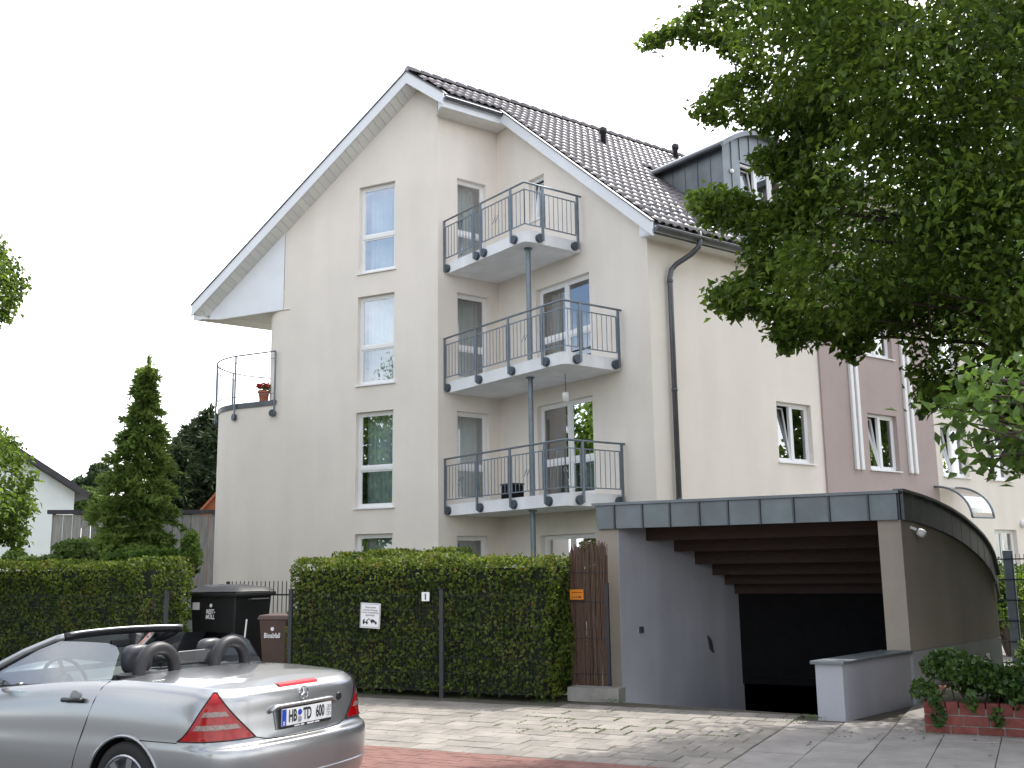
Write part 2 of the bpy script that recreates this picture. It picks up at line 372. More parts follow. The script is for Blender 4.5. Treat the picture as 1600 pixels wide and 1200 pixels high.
for r in range(20):
    n = 8.447 - r * .1
    for k in range(70):
        a = -2.0 - k * .2 + (.1 if r % 2 else 0) + 4.0
        spots.append((a, n, random.uniform(-.006, .006), random.uniform(-.002, .002)))
lay('red_paver', bike, spots, rb, M['redbrick'])
# moss and grass in the joints of the pavers
mb = []; 
for k in range(44):
    a = random.gauss(-4.2, .75); n = 10.35 + random.gauss(0, .35)
    r = round((n - 8.787) / .284); n = 8.787 + r * .284
    if random.random() < .6: 
        aa = -2.62 - round((-2.62 - a) / .292 + .5) * .292 + .146 - (.146 if (r + 1) % 2 else 0); n2 = n + .142; mb.append((aa, n2, 1))
    else: mb.append((a, n, 0))
PP = []; 
for a, n, ax in mb:
    for j in range(26):
        q = random.uniform(-.12, .12); w_ = random.gauss(0, .007)
        PP.append(tuple(st(a + (w_ if ax else q), n + (q if ax else w_), random.uniform(.0, .006))))
for a, n, cnt in ((-2.30, 11.72, 160), (-2.42, 11.3, 60), (-8.1, 11.95, 90), (-5.55, 11.9, 90), (-1.1, 11.0, 60), (-6.6, 11.86, 60), (-4.8, 12.2, 90)):
    for j in range(cnt): PP.append(tuple(st(a + random.gauss(0, .10), n + random.gauss(0, .05), random.uniform(0, .04))))
PP = np.array(PP); D = rdir(len(PP)); D[:, 2] = np.abs(D[:, 2]) * 1.2
o = link('joint_grass', leaf_mesh('joint_grass', PP, D, RNG.uniform(.010, .028, len(PP)), .008, M['leaf_shrub'])); o['kind'] = 'stuff'; o['label'] = 'moss and grass tufts in the paving joints'; o['category'] = 'grass'
# fallen leaves and litter
PP = np.array([tuple(st(random.uniform(-8.5, .8), random.uniform(8.8, 12.0), .006)) for k in range(60)] + [tuple(st(random.uniform(-2.2, -.5), random.uniform(10.4, 11.0), .006)) for k in range(26)])
D = rdir(len(PP)); D[:, 2] *= .1; Nn = np.tile([0, 0, 1.0], (len(PP), 1)) + RNG.normal(size=(len(PP), 3)) * .15
o = link('fallen_leaves', leaf_mesh('fallen_leaves', PP, D, RNG.uniform(.025, .055, len(PP)), .03, M['leaf_shrub'], .1, Nn)); o['kind'] = 'stuff'; o['label'] = 'small fallen leaves scattered on the paving'; o['category'] = 'leaves'

# ramp going down into the garage, and the tunnel below the building
b = MB(); cl, crr = CREST_L, CREST_R
l2, r2 = ga(.27, 2.0, -.78), ga(3.52, 2.0, -.78)
b.quad(cl + Vector((0, 0, -.012)), crr + Vector((0, 0, -.012)), r2, l2); b.quad(l2, r2, ga(3.52, 11.0, -2.7), ga(.27, 11.0, -2.7))
struct(b.build('ramp', M['concrete']))

# ================================================================== APARTMENT BUILDING
bld = thing('apartment_building', 'large cream apartment block with steep tiled roof and stacked corner balconies', 'building', E0, ROT_B)
KS = .845; WR, ZR = .40, 13.14           # roof slope, ridge position and underside height
UE = 22.0                                # far end
def zroof(w): return ZR - KS * abs(w - WR)
def wall(name, O, d, inw, x0, x1, z0, z1, holes, m, clips=(), depth=.20, ztop=None):
    """plane wall in building coords; holes (x0,x1,z0,z1) with reveals of the given depth"""
    xs = sorted({x0, x1} | {h[0] for h in holes} | {h[1] for h in holes}); zs = sorted({z0, z1} | {h[2] for h in holes} | {h[3] for h in holes})
    O = Vector((O[0], O[1], 0)); d = Vector((d[0], d[1], 0)); inw = Vector((inw[0], inw[1], 0)); up = Vector((0, 0, 1)); b = MB()
    P = lambda x, z, k=0: O + d * x + up * z + inw * k
    for i in range(len(xs) - 1):
        for j in range(len(zs) - 1):
            cx, cz = (xs[i] + xs[i + 1]) / 2, (zs[j] + zs[j + 1]) / 2
            if any(h[0] < cx < h[1] and h[2] < cz < h[3] for h in holes): continue
            b.quad(P(xs[i], zs[j]), P(xs[i + 1], zs[j]), P(xs[i + 1], zs[j + 1]), P(xs[i], zs[j + 1]))
    for h in holes:
        a, c, e, f = h
        b.quad(P(a, e), P(a, e, depth), P(a, f, depth), P(a, f)); b.quad(P(c, e), P(c, f), P(c, f, depth), P(c, e, depth))
        b.quad(P(a, f), P(a, f, depth), P(c, f, depth), P(c, f)); b.quad(P(a, e), P(c, e), P(c, e, depth), P(a, e, depth))
    me = bpy.data.meshes.new(name); me.from_pydata(b.v, [], b.f); bm = bmesh.new(); bm.from_mesh(me)
    bmesh.ops.remove_doubles(bm, verts=bm.verts, dist=1e-4)
    for co, no in clips:
        bmesh.ops.bisect_plane(bm, geom=bm.verts[:] + bm.edges[:] + bm.faces[:], plane_co=co, plane_no=no, clear_outer=True)
    bm.to_mesh(me); bm.free(); me.materials.append(m)
    return link(name, me, None, bld)
ROOFL = (Vector((0, WR, ZR + .03)), Vector((0, KS, 1)).normalized()); ROOFR = (Vector((0, WR, ZR + .03)), Vector((0, -KS, 1)).normalized())

FRAME_IN = .11
def window(O, d, inw, x0, x1, z0, z1, mull=(), trans=(), sill=True, curtain=True, tilt=None, fr=.065, name='window', label=None, bright=1.0, interior=True):
    """frame as the part; pane, sash, sill and curtain as its sub-parts"""
    O = Vector((O[0], O[1], 0)); d = Vector((d[0], d[1], 0)); inw = Vector((inw[0], inw[1], 0)); up = Vector((0, 0, 1))
    P = lambda x, z, k=0.0: O + d * x + up * z + inw * (FRAME_IN + k)
    def rect(b, a, c, e, f, k0, k1): b.hexa([P(a, e, k0), P(c, e, k0), P(c, e, k1), P(a, e, k1)], [P(a, f, k0), P(c, f, k0), P(c, f, k1), P(a, f, k1)])
    b = MB(); rect(b, x0, x0 + fr, z0, z1, 0, .07); rect(b, x1 - fr, x1, z0, z1, 0, .07); rect(b, x0 + fr, x1 - fr, z1 - fr, z1, 0, .07); rect(b, x0 + fr, x1 - fr, z0, z0 + fr, 0, .07)
    for x in mull: rect(b, x - fr * .7, x + fr * .7, z0 + fr, z1 - fr, -.006, .066)
    xs = [x0 + fr] + [x for x in mull] + [x1 - fr]; zs = [z0 + fr] + list(trans) + [z1 - fr]
    for i in range(len(xs) - 1):
        for zt in trans:
            rect(b, xs[i] + (fr * .7 if i else 0), xs[i + 1] - (fr * .7 if i < len(xs) - 2 else 0), zt - fr * .7, zt + fr * .7, -.009, .063)
    w = b.build(name, M['pvc'], bld, bevel=.006)
    if label: w['label'] = label
    for i in range(len(xs) - 1):
        for j in range(len(zs) - 1):
            a = xs[i] + (fr * .7 if i else 0); c = xs[i + 1] - (fr * .7 if i < len(xs) - 2 else 0)
            e = zs[j] + (fr * .7 if j else 0); f = zs[j + 1] - (fr * .7 if j < len(zs) - 2 else 0)
            s_ = .035
            if tilt == i:                # sash tipped inwards at the top
                ang = .13; Q = lambda x, z, k=0.0: P(x, e + (z - e) * math.cos(ang), .0 + k + (z - e) * math.sin(ang))
            else: Q = lambda x, z, k=0.0: P(x, z, k)
            sb = MB()
            def r2_(a_, c_, e_, f_): sb.hexa([Q(a_, e_, .012), Q(c_, e_, .012), Q(c_, e_, .055), Q(a_, e_, .055)], [Q(a_, f_, .012), Q(c_, f_, .012), Q(c_, f_, .055), Q(a_, f_, .055)])
            r2_(a, a + s_, e, f); r2_(c - s_, c, e, f); r2_(a + s_, c - s_, f - s_, f); r2_(a + s_, c - s_, e, e + s_)
            sb.build('sash', M['pvc'], w)
            pb = MB(); pb.quad(Q(a + s_, e + s_, .03), Q(c - s_, e + s_, .03), Q(c - s_, f - s_, .03), Q(a + s_, f - s_, .03)); pb.build('pane', M['glass'], w)
    if sill:
        sb = MB(); k0 = -FRAME_IN - .045
        sb.hexa([P(x0 - .04, z0 - .035, k0), P(x1 + .04, z0 - .035, k0), P(x1 + .04, z0 - .01, .0), P(x0 - .04, z0 - .01, .0)], [P(x0 - .04, z0 - .008, k0), P(x1 + .04, z0 - .008, k0), P(x1 + .04, z0 + .012, .0), P(x0 - .04, z0 + .012, .0)])
        sb.build('sill', M['pvc'], w)
    if curtain:
        cb = MB(); nn = max(8, int((x1 - x0) / .022)); ph = random.uniform(0, 6); lo = z0 + .05; hi = z1 - .04
        span = [(x0 + .03, x1 - .03)] if curtain is True else curtain
        for ca, cc in span:
            pts = []
            for k in range(nn + 1):
                x = ca + (cc - ca) * k / nn; wv = .022 * math.sin(k * 1.15 + ph) + .012 * math.sin(k * .43 + ph * 2)
                pts.append((x, wv))
            base = len(cb.v)
            for x, wv in pts: cb.v += [tuple(P(x, lo, .34 + wv)), tuple(P(x, hi, .34 + wv * .7))]
            for k in range(nn): cb.f.append((base + 2 * k, base + 2 * k + 2, base + 2 * k + 3, base + 2 * k + 1))
        co = cb.build('curtain', M['curtain'], w, smooth=True)
    if interior:
        rb_ = MB(); e = .02; dp = 1.6       # dim room behind the opening
        A = [P(x0 - .3, z0 - .2, .12), P(x1 + .3, z0 - .2, .12), P(x1 + .3, z1 + .15, .12), P(x0 - .3, z1 + .15, .12)]; Bk = [p + inw * dp for p in A]
        rb_.quad(*Bk); 
        for k in range(4): rb_.quad(A[k], A[(k + 1) % 4], Bk[(k + 1) % 4], Bk[k])
        rb_.build('room_wall', M['room'], w)
    return w

Sg = (-.4470, .8945); Ng = (.8945, .4470)     # gable directions in building coords
# --- gable wall facing the street
gh = [(1.19, 2.23, 8.70, 10.90), (1.19, 2.24, 5.95, 8.12), (1.20, 2.25, 3.05, 5.30), (1.20, 2.25, .30, 2.45)]
wall('wall', (0, 0), Sg, Ng, 0, 4.49, -.3, 13.4, gh, M['stucco'], (ROOFL, ROOFR))
for k, h in enumerate(gh):
    window((0, 0), Sg, Ng, *h, trans=(h[2] + .92,), curtain=True, label=('tall window in the street gable', 'tall window in the street gable', None, None)[k])
# rounded bay carrying the terrace (lower storeys), and the set-back top storey
TZ = 5.72
b = MB(); path = [(4.49, 0), (5.75, 0)] + [(5.75 + 1.7 * math.sin(t), 1.7 - 1.7 * math.cos(t)) for t in np.linspace(.05, math.pi, 40)] + [(3.5, 3.4)]
for i in range(len(path) - 1):
    p, q = gp(*path[i]), gp(*path[i + 1]); b.quad(p + Vector((0, 0, -.3)), q + Vector((0, 0, -.3)), q + Vector((0, 0, TZ)), p + Vector((0, 0, TZ)))
o = b.build('wall', M['stucco'], bld, smooth=True); auto_smooth(o, 20); o['label'] = 'rounded bay under the roof terrace'
b = MB(); path2 = [(4.49 + .8 * math.sin(t), .8 - .8 * math.cos(t)) for t in np.linspace(0, math.pi / 2, 14)] + [(5.29, 2.6), (3.5, 2.6)]
for i in range(len(path2) - 1):
    p, q = gp(*path2[i]), gp(*path2[i + 1]); b.quad(p + Vector((0, 0, TZ - .1)), q + Vector((0, 0, TZ - .1)), q + Vector((0, 0, 8.6)), p + Vector((0, 0, 8.6)))
o = b.build('wall', M['stucco'], bld, smooth=True); auto_smooth(o, 20)
b = MB(); b.add([gp(s, n, TZ - .02) for s, n in path], [tuple(range(len(path)))]); b.build('terrace_floor', M['concrete'], bld)
# --- recess walls and long facade
ED_H = [(.55, 1.40, 8.76, 10.87), (.54, 1.45, 5.95, 8.03), (.52, 1.43, 3.15, 5.21), (.50, 1.36, .35, 2.36)]
wall('wall', (0, 0), (1, 0), (0, 1), 0, 1.75, -.3, 12.35, ED_H, M['stucco'])
for k, h in enumerate(ED_H):
    window((0, 0), (1, 0), (0, 1), *h, trans=(h[2] + .78,), sill=False, name='balcony_door' if k < 3 else 'window')
DC_H = [(1.25, 1.83, 9.62, 10.66), (1.45, 3.31, 5.92, 7.93), (1.42, 3.31, 3.12, 5.22), (1.46, 3.29, .40, 2.32)]
wall('wall', (1.75, 0), (0, -1), (1, 0), 0, 5.12, -.3, 13.4, DC_H, M['stucco'], (ROOFR,))
window((1.75, 0), (0, -1), (1, 0), *DC_H[0], sill=True, tilt=0)
window((1.75, 0), (0, -1), (1, 0), *DC_H[1], mull=(2.42,), trans=(6.72,), sill=False, name='balcony_door', curtain=[(1.5, 1.75)])
window((1.75, 0), (0, -1), (1, 0), *DC_H[2], mull=(2.42,), trans=(3.92,), sill=False, name='balcony_door', curtain=[(2.46, 3.26)])
window((1.75, 0), (0, -1), (1, 0), *DC_H[3], mull=(2.42,), sill=True, curtain=True)
FW = -5.12
fh1 = [(5.52, 6.72, 3.83, 5.16), (5.50, 6.70, 6.64, 7.96)]
fh2 = [(8.79, 9.99, 3.80, 5.15), (8.83, 10.03, 6.57, 7.92), (8.83, 10.03, 9.0, 10.1)]
fh3 = [(11.98, 13.20, 3.78, 5.12), (14.18, 15.30, 3.78, 5.12), (14.16, 15.30, .95, 2.45), (11.98, 13.20, 6.55, 7.9), (14.18, 15.3, 6.55, 7.9), (17, 18.2, 3.78, 5.12), (17, 18.2, 6.55, 7.9)]
wall('wall', (0, FW), (1, 0), (0, 1), 1.75, 7.10, -.3, 8.5, fh1, M['stucco'])
o = wall('wall', (0, FW - .05), (1, 0), (0, 1), 7.10, 11.62, -.3, 10.8, fh2, M['pink']); o['label'] = 'dusty pink rendered bay of the long side'
b = MB(); b.quad((7.10, FW - .05, -.3), (7.10, FW + 2.6, -.3), (7.10, FW + 2.6, 10.8), (7.10, FW - .05, 10.8)); b.quad((11.62, FW - .05, -.3), (11.62, FW + 2.6, -.3), (11.62, FW + 2.6, 10.8), (11.62, FW - .05, 10.8))
b.build('wall', M['pink'], bld)
MB().box((6.95, FW - .25, 10.8), (11.77, FW + 2.7, 10.95)).build('bay_roof', M['zinc'], bld)
wall('wall', (0, FW), (1, 0), (0, 1), 11.62, UE, -.3, 8.5, fh3, M['stucco'])
for h in fh1: window((0, FW), (1, 0), (0, 1), *h, mull=((h[0] + h[1]) / 2,), tilt=0 if h[2] < 5 else None, curtain=False)
for h in fh2: window((0, FW - .05), (1, 0), (0, 1), *h, mull=((h[0] + h[1]) / 2,), tilt=0 if h[2] < 5 else None, curtain=False)
for h in fh3: window((0, FW), (1, 0), (0, 1), *h, mull=((h[0] + h[1]) / 2,), tilt=0 if 3 < h[2] < 5 else None, curtain=h[2] < 2)
# hidden back and far end, so that no light leaks in
b = MB(); q0 = gp(3.5, 3.4); b.quad((q0.x, q0.y, -.3), (UE, 5.6, -.3), (UE, 5.6, 9.2), (q0.x, q0.y, 9.2)); b.quad((UE, FW, -.3), (UE, 5.6, -.3), (UE, 5.6, 8.6), (UE, FW, 8.6))
b.add([(UE, FW, 8.6), (UE, 5.6, 8.6), (UE, WR, 13.1)], [(0, 1, 2)]); b.build('wall', M['stucco'], bld)
# aluminium strips on the pink bay
for x in (8.14, 8.34, 10.33, 10.55):
    MB().box((x, FW - .13, 3.76), (x + .115, FW - .052, 10.4)).build('facade_strip', M['pvc'], bld, bevel=.02)

# --- roof
OG = .37                                 # gable overhang
def bl(s, z, o=OG): p = gp(s, -o); return Vector((p.x, p.y, z))
sL, sA, sR = 7.17, .632, -.375           # left tip, apex, right end on the barge plane
TH = .30
UR, WE = 1.50, -5.55                     # right rake plane, eave line
rp = [bl(sA, 0), bl(sR, 0), Vector((UR, -.5, 0)), Vector((UR, WE, 0)), Vector((UE + .4, WE, 0)), Vector((UE + .4, WR, 0))]
b = MB(); b.prism([Vector((p.x, p.y, ZR + .02 - KS * abs(p.y - WR))) for p in rp], (0, 0, TH - .05))
lp = [bl(sL, 0), bl(sA, 0), Vector((UE + .4, WR, 0)), Vector((UE + .4, 6.25, 0))]
b.prism([Vector((p.x, p.y, ZR + .02 - KS * abs(p.y - WR))) for p in lp], (0, 0, TH - .05))
roof = b.build('roof', M['zincd'], bld)
# barge boards
def board(p0, p1, h, t, n, m=M['white'], name='barge_board'):
    p0, p1, n = Vector(p0), Vector(p1), Vector(n).normalized() * t; z = Vector((0, 0, h)); b = MB()
    b.hexa([p0, p1, p1 + n, p0 + n], [p0 + z, p1 + z, p1 + n + z, p0 + n + z]); return b.build(name, m, roof)
ngv = Vector((-.8945, -.4470, 0))
zz = lambda w: ZR - KS * abs(w - WR)
pA = bl(sA, ZR - .02); pL = bl(sL + .02, 0); pL.z = zz(pL.y) - .02; pR = bl(sR - .02, 0); pR.z = zz(pR.y) - .02
board(pL, pA, TH - .01, .035, ngv); board(pA, pR, TH - .01, .035, ngv)
board((UR - .002, -.42, zz(-.42) - .02), (UR - .002, WE - .02, zz(WE - .02) - .02), TH - .01, .035, (-1, 0, 0))
for p, q, n in ((pL, pA, ngv), (pA, pR, ngv), (Vector((UR - .002, -.42, zz(-.42) - .02)), Vector((UR - .002, WE - .02, zz(WE - .02) - .02)), Vector((-1, 0, 0)))):
    b = MB(); h = Vector((0, 0, TH - .008)); nn = Vector(n); b.hexa([p + h + nn * -.03, q + h + nn * -.03, q + h + nn * .06, p + h + nn * .06], [p + h + nn * -.03 + Vector((0, 0, .035)), q + h + nn * -.03 + Vector((0, 0, .035)), q + h + nn * .06 + Vector((0, 0, .035)), p + h + nn * .06 + Vector((0, 0, .035))])
    b.build('verge_trim', M['zincd'], roof)
# soffit boards under the gable overhang
def soffit_run(s0, s1, n):
    for k in range(n):
        a = s0 + (s1 - s0) * k / n; c = s0 + (s1 - s0) * (k + 1) / n - .010
        b = MB(); pts = []
        for s_, o_ in ((a, OG - .01), (c, OG - .01), (c, .0), (a, .0)):
            p = bl(s_, 0, o_); p.z = ZR - KS * abs(p.y - WR) - .004; pts.append(p)
        b.prism(pts, (0, 0, .012)); b.build('soffit_board', M['soffit'], roof)
soffit_run(sA + .02, 7.12, 40); soffit_run(sR, sA - .02, 6)
b = MB(); pts = []
for s_, o_ in ((sA, OG - .01), (sA + .025, OG - .01), (sA + .025, 0), (.447, 0)):
    p = bl(s_, 0, o_); p.z = ZR - KS * abs(p.y - WR) - .003; pts.append(p)
b.prism(pts, (0, 0, .012)); b.build('soffit_board', M['soffit'], roof)
# right rake soffit
for k in range(28):
    a = -.55 - 4.95 * k / 28; c = a - 4.95 / 28 + .010
    b = MB(); b.prism([(UR + .005, a, zz(a) - .004), (UR + .005, c, zz(c) - .004), (1.745, c, zz(c) - .004), (1.745, a, zz(a) - .004)], (0, 0, .012)); b.build('soffit_board', M['soffit'], roof)
# boxed eaves: long facade and the short one over the balcony door wall
for (u0, u1, w0, w1, zs_) in ((1.54, UE, FW, WE, 8.18), (-.06, 1.74, 0.0, -.5, 12.30)):
    k = 4
    for j in range(k):
        a = w0 + (w1 - w0) * j / k; c = w0 + (w1 - w0) * (j + 1) / k + .008
        u00 = u0 if zs_ < 10 else u0 - .2 * (j / k)
        MB().box((u00, min(a, c), zs_), (u1, max(a, c), zs_ + .014)).build('soffit_board', M['soffit'], roof)
    MB().box((u0 - (.0 if zs_ < 10 else .12), w1 - .035, zs_ - .01), (u1, w1 - .003, zz(w1) + TH - .12)).build('fascia_board', M['white'], roof)
b = MB(); b.prism([(UR + .04, FW, 8.17), (UR + .04, WE - .0, 8.17), (UR + .04, WE, zz(WE)), (UR + .04, FW, zz(FW))], (.02, 0, 0)); b.build('eave_cheek', M['white'], roof)
b = MB(); q1 = bl(sR + .1, 0, .34); b.prism([(q1.x, q1.y + .1, 12.29), (q1.x, -.5, 12.29), (q1.x, -.5, zz(-.5)), (q1.x, q1.y + .1, zz(q1.y + .1))], (.02, 0, 0)); b.build('eave_cheek', M['white'], roof)
# white cheek panel over the terrace and the flat soffit below it
b = MB(); s_end = 6.90
tri = [gp(4.49, -.03, 8.10), gp(s_end, -.03, 8.10), gp(4.49, -.03, zz(gp(4.49, -.03).y) - .01)]
p = gp(s_end, -.03); tri[1].z = 8.10; b.prism([tri[0], tri[1], Vector((p.x, p.y, zz(p.y) - .01)), tri[2]], gp(0, .02)); b.build('cheek_panel', M['white'], roof)
for j in range(12):
    w0 = 6.22 - j * .2; w1 = w0 - .192
    b = MB(); pts = []
    def edge_u(w): return -.331 - .447 * ((w + .165) / .8945) + .02
    a0 = max(edge_u(w0), -99); a1 = edge_u(w1)
    def cut(w): return max(edge_u(w), 0) if False else edge_u(w)
    # the boards start at the cheek panel, or at the barge board beyond its end
    f0 = lambda w: (-.447 * ((w + .013) / .8945) - .027) + (.0 if w < 6.0 else -.28)
    b.prism([(f0(w0), w0, 8.085), (6.0, w0, 8.085), (6.0, w1, 8.085), (f0(w1), w1, 8.085)], (0, 0, .012)); b.build('soffit_board', M['soffit'], roof)
MB().box((-3.5, 6.235, 8.08), (UE, 6.262, 8.42)).build('fascia_board', M['white'], roof)

# --- roof tiles
def tile_mesh():
    b = MB(); n = 8; w = .30; L = .40; top = []
    prof = [(x * .74, h * .82) for x, h in ((-.15, .012), (-.105, .000), (-.06, .004), (-.02, .030), (.03, .052), (.08, .046), (.125, .020), (.152, .014))]
    for x, h in prof: b.v += [(x, 0, h + .028), (x, L, h - .004), (x, 0, h - .006)]
    for i in range(n - 1):
        b.f.append((3 * i, 3 * i + 3, 3 * i + 4, 3 * i + 1)); b.f.append((3 * i + 2, 3 * i + 5, 3 * i + 3, 3 * i))
    me = b.mesh('tile', M['tile']); 
    me.polygons.foreach_set('use_smooth', [True] * len(me.polygons))
    return me
tm = tile_mesh(); phi = math.atan(KS); rest = MB(); tiles = []
for r in range(24):
    w = WE - .06 + r * .335 * math.cos(phi)
    if w > WR - .22: break
    for k in range(-5, 101):
        u = .15 + k * .2205
        if u > UE: continue
        if w < -.52 and u < UR + .12: continue
        if w >= -.52:
            s_ = (w + .165) / .8945; 
            if u < -.331 - .447 * s_ + .13: continue
        if w > -4.7 and w < -1.9 and 4.85 < u < 7.8: continue
        if u > 7.15 and u < 11.6 and w < -2.4: continue
        zt = zz(w) + TH + .005
        tiles.append((Vector((u, w, zt)), 0 if (u < 9.5) else 1))
wM = Matrix.Translation(E0) @ Matrix.Rotation(ROT_B, 4, 'Z'); eyep = Vector((0, 0, EYE))
tiles.sort(key=lambda t: (t[1], ((wM @ t[0]) - eyep).length))
Rt = Matrix.Rotation(phi, 4, 'X')
for k, (p, fl) in enumerate(tiles):
    jz = random.uniform(-.020, .020); p = p + Vector((0, 0, random.uniform(-.006, .006)))
    if k < 300 and not fl:
        o = link('tile', tm, None, roof); o.location = p; o.rotation_euler = (phi, 0, jz)
    else:
        Mx = Matrix.Translation(p) @ Matrix.Rotation(jz, 4, 'Z') @ Rt
        rest.add([Mx @ v.co for v in tm.vertices], [tuple(f.vertices) for f in tm.polygons])
o = rest.build('tile_rest', M['tile'], roof, smooth=True); o['kind'] = 'stuff'
# ridge tiles
rm = MB(); 
prof = [(math.cos(t) * .13, math.sin(t) * .11) for t in np.linspace(-.3, math.pi + .3, 9)]
for x, e in ((0, 1.0), (.36, .9)):
    rm.v += [(x, a * e, c * e) for a, c in prof]
rm.f = [(i, i + 1, 9 + i + 1, 9 + i) for i in range(8)] + [tuple(range(9))]
rme = rm.mesh('ridge_tile', M['tile'], True)
for k in range(66):
    o = link('ridge_tile', rme, None, roof); o.location = (-.62 + k * .34, WR, ZR + TH + .02); o.rotation_euler = (0, random.uniform(-.01, .01) - .03, 0)
# vents, snow guard, gutters, downpipe
for u, w in ((4.49, -.92), (8.01, -.10)):
    zv = zz(w) + TH; b = MB().lathe([(.0, zv - .1), (.065, zv - .1), (.065, zv + .32), (.10, zv + .33), (.105, zv + .46), (.06, zv + .50), (0, zv + .50)], 16, 'z', (u, w, 0)); b.build('vent_pipe', M['black'], roof, smooth=True)
sg_ = MB(); w0, w1 = -5.32, -5.20
for hh in (.06, .16, .26):
    sg_.bar((1.75, w0, zz(w0) + TH + hh), (7.0, w0, zz(w0) + TH + hh), .014, .014)
for k in range(22):
    u = 1.75 + k * .25; sg_.bar((u, w0, zz(w0) + TH - .02), (u, w0, zz(w0) + TH + .27), .011, .011)
    if k % 3 == 0: sg_.bar((u, w0, zz(w0) + TH + .25), (u, w0 + .35, zz(w0 + .35) + TH + .03), .02, .012)
sg_.build('snow_guard', M['zincd'], roof)
def gutter(u0, u1, w, z, r=.075):
    b = MB(); n = 10; th = .006
    for u in (u0, u1):
        for k in range(n + 1):
            t = math.pi + math.pi * k / n; b.v.append((u, w + r * math.cos(t), z + r * math.sin(t)))
    m_ = n + 1; b.f = [(k, k + 1, m_ + k + 1, m_ + k) for k in range(n)] + [tuple(range(m_)), tuple(range(m_, 2 * m_))]
    b.tube([(u0, w - r, z), (u1, w - r, z)], .011, 6)
    b.build('gutter', M['zincd'], roof, smooth=False)
gutter(1.47, UE, WE - .115, zz(WE) + .13); gutter(-.20, 1.55, -.5 - .115, zz(-.5) + .12, .06)
b = MB(); pu = 2.28; pts = [(2.72, WE - .115, 8.36), (2.72, WE - .115, 8.16), (2.70, WE - .09, 8.04), (2.60, WE + .02, 7.90), (2.42, FW - .14, 7.72), (2.32, FW - .10, 7.60), (pu, FW - .085, 7.42), (pu, FW - .085, 0.0)]
b.tube(pts, .055, 12)
for zc in (7.35, 5.1, 2.9): b.tube([(pu, FW - .085, zc - .03), (pu, FW - .085, zc + .03)], .064, 12)
b.build('downpipe', M['zincd'], bld, smooth=True)

# --- dormer
dm = MB(); D0, D1, DW = 4.81, 7.80, -4.58; zb = zz(DW) + TH
def arc(u): t = (u - 6.3) / 1.5; return 11.13 + .50 * (1 - t * t)
us = [D0 + (D1 - D0) * k / 16 for k in range(17)]
wu0, wu1, wz0, wz1 = 5.39, 6.98, 9.66, 10.86
for i in range(16):                      # front, around the window
    a, c = us[i], us[i + 1]
    dm.quad((a, DW, wz1), (c, DW, wz1), (c, DW, arc(c)), (a, DW, arc(a)))
dm.quad((D0, DW, zb - .3), (wu0, DW, zb - .3), (wu0, DW, wz1), (D0, DW, wz1)); dm.quad((wu1, DW, zb - .3), (D1, DW, zb - .3), (D1, DW, wz1), (wu1, DW, wz1)); dm.quad((wu0, DW, zb - .3), (wu1, DW, zb - .3), (wu1, DW, wz0), (wu0, DW, wz0))
for u in (D0, D1): dm.add([(u, DW, zb - .3), (u, DW, 11.14), (u, -2.1, 11.14), (u, -2.1, 11.0)], [(0, 1, 2, 3)])
dor = dm.build('dormer', M['zinc'], bld); dor['label'] = 'zinc clad dormer with a curved roof'
b = MB()
n = 17; us2 = [D0 - .14 + (D1 - D0 + .28) * k / 16 for k in range(17)]
for w in (DW - .16, -1.6):
    for u in us2: b.v.append((u, w, arc(u) + .0))
    for u in us2: b.v.append((u, w, arc(u) + .12))
for k in range(16):
    b.f += [(k, k + 1, 34 + k + 1, 34 + k), (17 + k, 17 + k + 1, 51 + k + 1, 51 + k), (k, k + 1, 17 + k + 1, 17 + k)]
b.f += [(0, 17, 51, 34), (16, 33, 67, 50)]
b.build('dormer_roof', M['zinc'], dor)
b = MB().tube([(D0 - .18, DW - .16, 11.06), (D0 - .18, -2.1, 11.06)], .05, 8); b.build('dormer_gutter', M['zincd'], dor)
for w in (-4.2, -3.8, -3.4, -3.0, -2.65):
    MB().box((D0 - .022, w - .008, max(zz(w) + TH - .05, 9)), (D0 - .001, w + .008, 11.05)).build('standing_seam', M['zinc'], dor)
for u in (5.10, 5.40, 5.75, 6.1, 6.5, 6.95, 7.3):
    MB().box((u - .008, DW - .022, wz1 + .05 if wu0 < u < wu1 else zb - .1), (u + .008, DW - .001, arc(u) - .01)).build('standing_seam', M['zinc'], dor)
MB().lathe([(0, -.05), (.05, -.045), (.06, 0), (.0, 0)], 14, 'y', (5.08, DW - .002, 10.56)).build('wall_light', M['pvc'], dor, smooth=True)
window((0, DW - .06), (1, 0), (0, 1), wu0, wu1, wz0, wz1, mull=(5.96, 6.50), tilt=0, curtain=False, sill=True)

